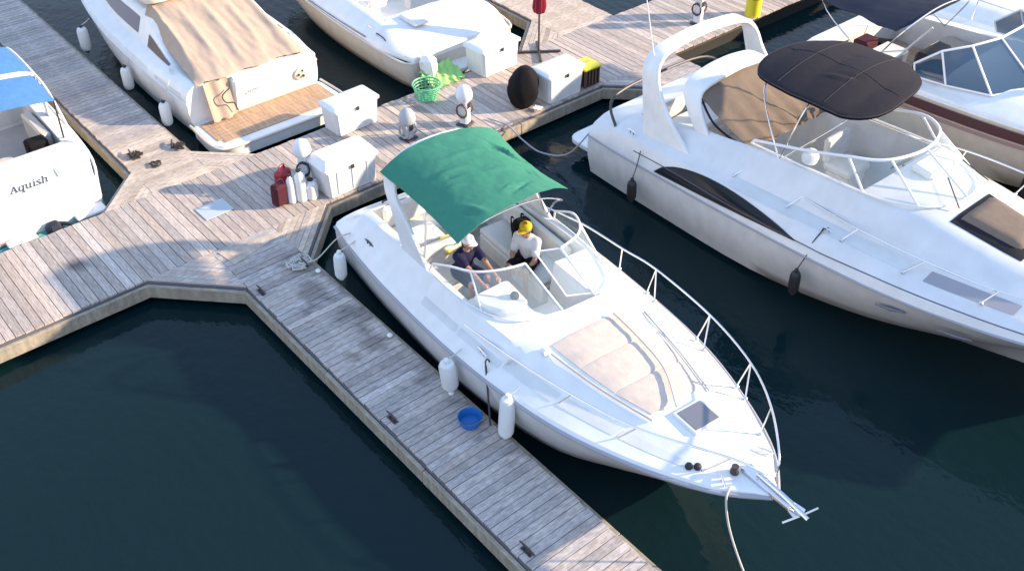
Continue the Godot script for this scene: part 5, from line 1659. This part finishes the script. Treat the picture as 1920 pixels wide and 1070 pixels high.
func build_dock_things() -> void:
	var D := DECK + 0.006
	dock_box("white dock box beside the varnished swim platform", Vector3(4.50, D, -2.22), 0.03, Vector3(1.12, 0.78, 0.62), 0, 0.06)
	dock_box("ribbed white dock box at the walkway edge behind the green bimini", Vector3(3.14, D, -0.36), 0.0, Vector3(1.20, 0.84, 0.70), 3, 0.14)
	dock_box("white dock box in front of the plain white motorboat", Vector3(8.55, D, -2.32), 0.05, Vector3(1.16, 0.84, 0.70), 0, 0.06)
	dock_box("white dock box next to the black bag and yellow crate", Vector3(8.86, D, -0.36), 0.0, Vector3(1.06, 0.86, 0.66), 0, 0.05)
	# big black bag
	var bg := thing("refuse_bag", "big bulging black bag leaning on a white dock box", "bag", Vector3(7.90, D, -0.44))
	var bm := MB.new()
	var rings := []
	for i in 15:
		var f := float(i) / 14
		var r := 0.385 * pow(sin(PI * clampf(f * 0.86 + 0.10, 0, 1)), 0.55)
		var ring := PackedVector3Array()
		for j in 28:
			var a := TAU * j / 28
			var k := r * (1.0 + 0.05 * sin(a * 5.0 + f * 4.0) + 0.05 * stain_noise.get_noise_2d(a * 9.0, f * 30.0))
			ring.append(Vector3(cos(a) * k * 0.95 + 0.05 * f, 0.92 * f, -sin(a) * k * 0.86))
		rings.append(ring)
	bm.loft(rings, true, false); bm.fan(rings[0], true); bm.fan(rings[-1], false)
	part("sack", bm, M.bag_black, bg, 60.0)
	var tg := thing("paper_sheet", "crumpled white paper lying against the black bag", "paper", Vector3(8.02, D, -0.06), 0.4)
	var pr := []
	for i in 6:
		var row := PackedVector3Array()
		for j in 6: row.append(Vector3(i * 0.036 - 0.09, 0.035 + 0.03 * absf(sin(i * 2.1 + j * 1.7)), j * 0.04 - 0.1))
		pr.append(row)
	var pm := MB.new()
	pm.sheet(pr, 0.004)
	part("sheet", pm, M.cloth_white, tg, 20.0)
	# yellow crate with dark slatted sides
	var yc := thing("plastic_crate", "yellow-topped crate with dark slatted sides beside a white dock box", "crate", Vector3(9.70, D, -0.30), 0.0)
	slabp("top", T(0, 0.47, 0), Vector3(0.52, 0.06, 0.52), 0.015, M.plastic_yellow, yc)
	slabp("hand_recess", T(0.02, 0.502, -0.05), Vector3(0.26, 0.012, 0.14), 0.004, M.towel_yellow, yc)
	slabp("core", T(0, 0.22, 0), Vector3(0.42, 0.42, 0.42), 0.01, M.rubber_black, yc)
	for s in 4:
		for k in 5:
			var o := ry(s * PI / 2) * Vector3(-0.2 + k * 0.1, 0.23, 0.225)
			slabp("slat", T(o.x, o.y, o.z, ry(s * PI / 2)), Vector3(0.035, 0.42, 0.03), 0.006, M.hose_brown, yc)
	# closed umbrella on a cross stand
	var um := thing("umbrella", "closed red umbrella on a dark cross-shaped stand", "umbrella", Vector3(9.86, D, -2.14), 0.1)
	rod("pole", [[0, 0.03, 0], [0, 2.55, 0]], 0.024, M.dark_metal, um)
	for k in 4:
		var a := PI / 2 * k + 0.72
		slabp("stand_arm", T(cos(a) * 0.27, 0.035, sin(a) * 0.27, ry(-a)), Vector3(0.54, 0.05, 0.06), 0.01, M.dark_metal, um)
	var cl := MB.new()
	var rg := []
	for e in [[1.02, 0.05], [1.06, 0.12], [1.18, 0.155], [1.45, 0.13], [1.9, 0.10], [2.35, 0.06], [2.5, 0.03]]:
		var ring := PackedVector3Array()
		for j in 24:
			var a := TAU * j / 24
			var k: float = e[1] * (1.0 + 0.18 * sin(a * 8.0))
			ring.append(Vector3(cos(a) * k, e[0], -sin(a) * k))
		rg.append(ring)
	cl.loft(rg, true, false); cl.fan(rg[0], true); cl.fan(rg[-1], false)
	part("canopy", cl, M.cloth_red, um, 60.0)
	# pedestals
	pedestal("white domed pedestal behind the green bimini, brown cord hanging on it", Vector3(6.40, D, -0.62), 0.4, M.pedestal_white, 0.98, M.hose_brown)
	pedestal("white domed pedestal standing over the red fuel can", Vector3(2.50, D, -0.78), 0.9, M.pedestal_white, 1.16, M.rubber_black)
	pedestal("grey domed pedestal in mid-walkway left of the white one with brown cord", Vector3(5.10, D, -0.92), 0.2, M.grey_shell, 0.62, M.grey_shell)
	pedestal("white domed pedestal beyond the whip antenna of the large cruiser", Vector3(14.05, D, -0.75), 0.2, M.pedestal_white, 1.1, M.dark_metal)
	# jugs, can and bag by the ribbed box
	var fc := thing("fuel_can", "red plastic fuel can under the domed pedestal", "can", Vector3(2.05, D, -0.86), 0.5)
	slabp("tank", T(0, 0.26, 0), Vector3(0.34, 0.52, 0.26), 0.06, M.plastic_red, fc)
	rod("handle", curve([[-0.1, 0.50, 0], [-0.06, 0.60, 0], [0.06, 0.60, 0], [0.1, 0.50, 0]], 4), 0.02, M.plastic_red, fc)
	for e in [["tall white water jug nearest the maroon bag", 1.98, -0.45, 0.60, 0.085], ["white water jug in the middle of the group by the ribbed box", 2.17, -0.40, 0.66, 0.12], ["squat white bucket touching the ribbed dock box", 2.36, -0.34, 0.40, 0.13]]:
		var j := thing("water_jug", e[0], "jug", Vector3(e[1], D, e[2]), 0.3, "white jugs by the ribbed box")
		var jm := MB.new()
		jm.lathe(Transform3D.IDENTITY, [[e[4] * 0.92, 0], [e[4], 0.03], [e[4], e[3] * 0.7], [e[4] * 0.75, e[3] * 0.85], [e[4] * 0.4, e[3] * 0.93], [e[4] * 0.4, e[3]]], 16)
		part("body", jm, M.box_white, j)
		var jc := MB.new()
		jc.lathe(T(0, e[3], 0), [[e[4] * 0.45, 0], [e[4] * 0.45, 0.03], [e[4] * 0.3, 0.035]], 12)
		part("lid", jc, M.rubber_black, j)
		rod("grip", curve([[e[4] * 0.4, e[3] * 0.88, 0], [e[4] * 1.15, e[3] * 0.8, 0], [e[4] * 1.0, e[3] * 0.6, 0]], 4), 0.014, M.box_white, j, 6)
	var mg := thing("duffel_bag", "maroon upright bag left of the white water jugs", "bag", Vector3(1.76, D, -0.52), 0.1)
	slabp("body", T(0, 0.24, 0, rx(0.06)), Vector3(0.30, 0.48, 0.22), 0.05, M.cloth_maroon, mg)
	rod("strap", curve([[-0.08, 0.46, 0.08], [-0.07, 0.58, 0.05], [0.07, 0.58, 0.05], [0.08, 0.46, 0.08]], 4), 0.014, M.cloth_maroon, mg, 6)
	# green tub and net by the white boat
	var gt := thing("landing_net", "round green mesh basket on the walkway under the outboard leg", "basket", Vector3(6.45, D, -2.08), 0.0)
	for k in 6:
		var pts := []
		var r := lerpf(0.32, 0.22, k / 5.0)
		for i in 29: pts.append(Vector3(cos(TAU * i / 28) * r, 0.03 + 0.065 * (5 - k), sin(TAU * i / 28) * r))
		rod("hoop", pts, 0.020 if k == 0 else 0.012, M.plastic_green, gt, 6)
	for k in 18:
		var a := TAU * k / 18
		rod("rib", [[cos(a) * 0.22, 0.03, sin(a) * 0.22], [cos(a) * 0.32, 0.36, sin(a) * 0.32]], 0.010, M.plastic_green, gt, 5)
	var bt := MB.new()
	bt.lathe(T(0, 0.0, 0), [[0.22, 0], [0.225, 0.02], [0.2, 0.03]], 20)
	part("bottom", bt, M.plastic_green, gt)
	for e in [["green_sheet", "crumpled lime green sheet at the stern of the plain white motorboat", Vector3(7.25, D, -2.55), 0.95, 0.62, 0.30, M.cloth_green], ["green_sheet", "teal sheet standing for sunlit water and hull bottom along the stern of the blue-topped boat", Vector3(-2.05, 0.10, -2.82), 2.3, 0.40, 0.10, M.boot_green]]:  # the teal one stands in for sunlit water over the hull bottom
		var tp := thing(e[0], e[1], "tarpaulin", e[2], 0.1 if e[3] < 1.0 else 0.0)
		var tr := []
		for a in 21:
			var row := PackedVector3Array()
			for c in 13:
				var f := float(a) / 20 - 0.5
				var g := float(c) / 12 - 0.5
				var ed := 1.0 + 0.18 * stain_noise.get_noise_2d(a * 0.7, c * 0.9 + e[3])
				row.append(Vector3(f * e[3] * ed, 0.02 + e[5] * (0.5 - g) * 0.8 + 0.05 * absf(stain_noise.get_noise_2d(a * 0.45, c * 0.5)) + 0.03 * sin(a * 1.3 + c), g * e[4] * ed))
			tr.append(row)
		var tmb := MB.new()
		tmb.sheet(tr, 0.008)
		part("sheet", tmb, e[6], tp, 50.0)
	# yellow mooring drum at the top right
	var yd := thing("mooring_pile", "yellow-sleeved pile behind the white radar arch", "pile", Vector3(15.55, DECK, -0.2))
	var ym := MB.new()
	ym.lathe(Transform3D.IDENTITY, [[0.20, 0], [0.20, 1.3], [0.19, 1.34], [0.05, 1.38]], 20)
	part("sleeve", ym, M.plastic_yellow, yd)
	for y in [0.5, 1.05]:
		var pts := []
		for i in 25: pts.append(Vector3(cos(TAU * i / 24) * 0.21, y, sin(TAU * i / 24) * 0.21))
		rod("band", pts, 0.014, M.rubber_black, yd, 6)
	# blue bowl, mop and loose bits on the finger
	var bb := thing("bucket", "shallow round blue bucket on the finger dock", "bucket", Vector3(1.00, D, 6.42))
	var bbm := MB.new()
	bbm.lathe(Transform3D.IDENTITY, [[0.15, 0], [0.155, 0.01], [0.19, 0.14], [0.195, 0.15], [0.182, 0.15], [0.145, 0.02], [0.02, 0.018]], 24)
	part("shell", bbm, M.plastic_blue, bb)
	rod("bail", curve([[-0.19, 0.14, 0.02], [-0.1, 0.20, 0.17], [0.1, 0.20, 0.17], [0.19, 0.14, 0.02]], 5), 0.006, M.dark_metal, bb, 5)
	var mp := thing("boat_hook", "dark boat hook leaning from the finger dock onto the green-topped cruiser", "boat hook", Vector3(1.22, D, 6.66))
	rod("pole", [[-0.02, 0.02, 0], [0.20, 0.86, -0.36]], 0.017, M.dark_metal, mp)
	rod("hook", curve([[0.20, 0.86, -0.36], [0.22, 0.92, -0.39], [0.28, 0.91, -0.40], [0.29, 0.86, -0.38]], 4), 0.014, M.dark_metal, mp, 6)
	var i := 0
	for e in [["small white deck light on the finger dock nearest the tangled rope", 1.20, 1.75], ["small white deck light on the finger dock beside the wet stain", 1.20, 4.00], ["small white deck light on the finger dock just behind the blue bucket", 1.17, 5.73]]:
		var l := thing("deck_light", e[0], "deck light", Vector3(e[1], D, e[2]), 0.0, "deck lights on the finger dock")
		var lm := MB.new()
		lm.lathe(Transform3D.IDENTITY, [[0.05, 0], [0.05, 0.015], [0.035, 0.035], [0.01, 0.042]], 14)
		part("lens", lm, M.box_white, l)
		i += 1
	# fenders
	fender("pale fender hanging off the stern quarter of the green-topped cruiser", Vector3(1.44, 0.42, 2.14), 0.11, 0.54, M.fender_white, M.fender_white, Vector3(0, 0, -0.02), Vector3(1.80, 1.12, 2.2), "white fenders of the green-topped cruiser")
	fender("stubby white fender squeezed between finger dock and cruiser amidships", Vector3(1.20, 0.51, 5.68), 0.135, 0.60, M.fender_white, M.fender_white, Vector3(0, 0, 0.10), Vector3(1.42, 1.24, 5.72), "white fenders of the green-topped cruiser")
	fender("long white fender on the cruiser nearest the blue bucket", Vector3(1.22, 0.51, 7.0), 0.12, 0.74, M.fender_white, M.fender_white, Vector3(-0.04, 0, -0.10), Vector3(1.48, 1.36, 7.0), "white fenders of the green-topped cruiser")
	fender("white fender with navy ends, farthest along the tan-covered cruiser", Vector3(1.58, 0.28, -9.7), 0.13, 0.62, M.fender_white, M.navy_cap, Vector3(0, 0, 0), Vector3(1.80, 1.1, -9.6), "navy-ended fenders of the tan-covered cruiser")
	fender("white fender with navy ends, middle one of the tan-covered cruiser", Vector3(1.56, 0.28, -7.15), 0.12, 0.56, M.fender_white, M.navy_cap, Vector3(0, 0, 0), Vector3(1.74, 1.1, -7.1), "navy-ended fenders of the tan-covered cruiser")
	fender("white fender with navy ends, nearest the stern of the tan-covered cruiser", Vector3(1.52, 0.28, -5.05), 0.12, 0.56, M.fender_white, M.navy_cap, Vector3(0, 0, 0), Vector3(1.78, 1.28, -5.1), "navy-ended fenders of the tan-covered cruiser")
	fender("black fender near the stern of the large cruiser", Vector3(7.24, 0.34, 3.66), 0.095, 0.46, M.rubber_black, M.rubber_black, Vector3(0, 0, 0.05), Vector3(7.45, 1.36, 3.6), "black fenders of the large cruiser")
	fender("black fender amidships under the side window of the large cruiser", Vector3(7.20, 0.50, 7.64), 0.095, 0.48, M.rubber_black, M.rubber_black, Vector3(0, 0, 0.05), Vector3(7.66, 1.70, 7.68), "black fenders of the large cruiser")
	# cleats and ropes
	dock_cleat("dark cleat on the upper left finger beside the blue-topped boat", Vector3(0.26, D, -4.10), 1.4)
	dock_cleat("dark cleat on the upper left finger beside the tan-covered cruiser", Vector3(1.10, D, -3.90), 1.2)
	dock_cleat("dark cleat under the tangled white rope on the finger dock", Vector3(1.12, D, 1.42), 1.5)
	dock_cleat("dark cleat at the outer edge of the finger dock near the blue bucket", Vector3(0.14, D, 5.6), 1.57)
	dock_cleat("dark cleat at the outer edge of the finger dock by the corner", Vector3(0.12, D, 1.62), 1.57)
	dock_cleat("dark cleat at the outer edge farthest down the finger dock", Vector3(0.14, D, 8.75), 1.57)
	coil("tangled white rope on the finger dock by the cruiser's stern", Vector3(1.02, D + 0.03, 1.36), 0.22, 6, 0.016, M.rope_white, 0.9)
	coil("grey rope heap on the upper left finger beside the blue-topped boat", Vector3(0.32, D + 0.03, -3.98), 0.14, 5, 0.016, M.rope_dark, 0.8)
	coil("small loop of grey rope at the mouth of the upper left finger", Vector3(0.50, D + 0.01, -3.42), 0.13, 2, 0.014, M.rope_dark, 0.4)
	coil("dark rope heap beside the swim platform of the tan-covered cruiser", Vector3(1.18, D + 0.03, -3.74), 0.12, 5, 0.016, M.rope_dark, 0.8)
	rope("grey stern line running from the finger dock to the green-topped cruiser", [[1.12, D + 0.08, 1.40], [1.30, D + 0.10, 1.55], [1.62, 1.0, 1.80], [1.80, 1.16, 2.0]], 0.012, M.rope_white)
	rope("pale bow line dropping from the green-topped cruiser into the water", [[2.28, 1.54, 10.28], [2.12, 1.46, 10.36], [2.12, 1.0, 10.50], [2.20, 0.35, 10.78], [2.30, -0.05, 11.0]], 0.015, M.rope_white)
	rope("grey shore hose sagging from the walkway to the stern of the large cruiser", [[6.9, D + 0.03, -0.45], [7.05, D + 0.02, 0.05], [7.1, 0.30, 0.5], [7.2, 0.18, 1.0], [7.4, 0.35, 1.6], [7.6, 1.02, 2.05]], 0.018, M.rub_grey)
	rope("dark fender line of the large cruiser lying across its side deck", [[7.72, 1.70, 7.75], [7.66, 1.69, 7.70], [7.48, 1.50, 7.66], [7.38, 1.30, 7.65]], 0.010, M.rope_dark)
	# towel in the cockpit of the green-topped cruiser
	var bx := Transform3D(ry(-0.09), Vector3(3.46, 0, 1.2))
	var tw := thing("towel", "yellow towel draped over the helm seat back of the green-topped cruiser", "towel", bx * Vector3(-0.42, 1.47, 2.46), -0.09)
	var wr := []
	for k in 12:
		var row := PackedVector3Array()
		var f := float(k) / 11
		for j in 8:
			var g := float(j) / 7
			row.append(Vector3(lerpf(-0.22, 0.22, g), 0.14 - absf(f - 0.45) * 0.55 + 0.01 * sin(g * 12.0), lerpf(-0.10, 0.16, f) + 0.012 * sin(g * 9.0)))
		wr.append(row)
	var wmb := MB.new()
	wmb.sheet(wr, 0.012)
	part("cloth", wmb, M.towel_yellow, tw, 60.0)
	var bp := thing("backpack", "black backpack on the lounge seat behind the person in the yellow cap", "bag", bx * Vector3(0.86, 1.07, 2.75), -0.2)
	slabp("body", T(0, 0.24, 0), Vector3(0.34, 0.46, 0.26), 0.08, M.bag_black, bp)
	slabp("pocket", T(0, 0.17, 0.14), Vector3(0.26, 0.26, 0.08), 0.03, M.bag_black, bp)
	for s in [-0.1, 0.1]: rod("strap", curve([[s, 0.44, -0.12], [s, 0.40, -0.2], [s, 0.15, -0.18], [s, 0.08, -0.12]], 4), 0.014, M.bag_black, bp, 6)

func _ready() -> void:
	# camera
	var cam := Camera3D.new()
	cam.name = "camera"
	add_child(cam)
	cam.position = Vector3(-5.458, 12.0, 15.106)
	var az := deg_to_rad(50.0)
	var pt := deg_to_rad(39.3)
	cam.look_at_from_position(cam.position, cam.position + Vector3(cos(az) * cos(pt), -sin(pt), -sin(az) * cos(pt)), Vector3.UP)
	cam.fov = rad_to_deg(2.0 * atan(535.0 / 1935.0))
	cam.near = 0.1
	cam.far = 600.0
	cam.current = true
	# sky
	var sky_m := ProceduralSkyMaterial.new()
	sky_m.sky_top_color = Color(0.53, 0.635, 0.79)
	sky_m.sky_horizon_color = Color(0.88, 0.87, 0.86)
	sky_m.sky_curve = 0.18
	sky_m.ground_bottom_color = Color(0.10, 0.13, 0.16)
	sky_m.ground_horizon_color = Color(0.55, 0.58, 0.62)
	sky_m.sun_angle_max = 1.0
	var sky := Sky.new()
	sky.sky_material = sky_m
	var env := Environment.new()
	env.background_mode = Environment.BG_SKY
	env.sky = sky
	env.tonemap_mode = Environment.TONE_MAPPER_LINEAR
	env.tonemap_exposure = 2.5
	env.ssao_enabled = true
	env.ssil_enabled = true
	env.sdfgi_enabled = true
	var we := WorldEnvironment.new()
	we.name = "world_environment"
	we.environment = env
	add_child(we)
	# sun: low, from the right and a little towards the viewer
	var sun := DirectionalLight3D.new()
	sun.name = "sun"
	add_child(sun)
	var el := deg_to_rad(20.0)
	var sa := deg_to_rad(36.5)
	sun.look_at_from_position(Vector3(cos(el) * cos(sa), sin(el), cos(el) * sin(sa)) * 50.0, Vector3.ZERO, Vector3.UP)
	sun.light_energy = 1.35
	sun.light_color = Color(1.0, 0.90, 0.77)
	sun.light_angular_distance = 1.2
	sun.shadow_enabled = true

	rng.seed = 20240611
	stain_noise.seed = 7
	stain_noise.frequency = 1.0
	stain_noise.fractal_octaves = 3
	make_materials()
	# water
	var wat := MeshInstance3D.new()
	wat.name = "water"
	var pm := PlaneMesh.new()
	pm.size = Vector2(500, 500)
	wat.mesh = pm
	wat.material_override = M.water
	wat.set_meta("kind", "structure")
	wat.set_meta("label", "dark still harbour water between the docks and boats")
	add_child(wat)
	build_docks()
	build_green_top_cruiser()
	build_black_top_cruiser()
	build_tan_cover_cruiser()
	build_white_sports_boat()
	build_blue_top_boat()
	build_maroon_stripe_boat()
	build_far_right_boat()
	build_dock_things()
	build_people()
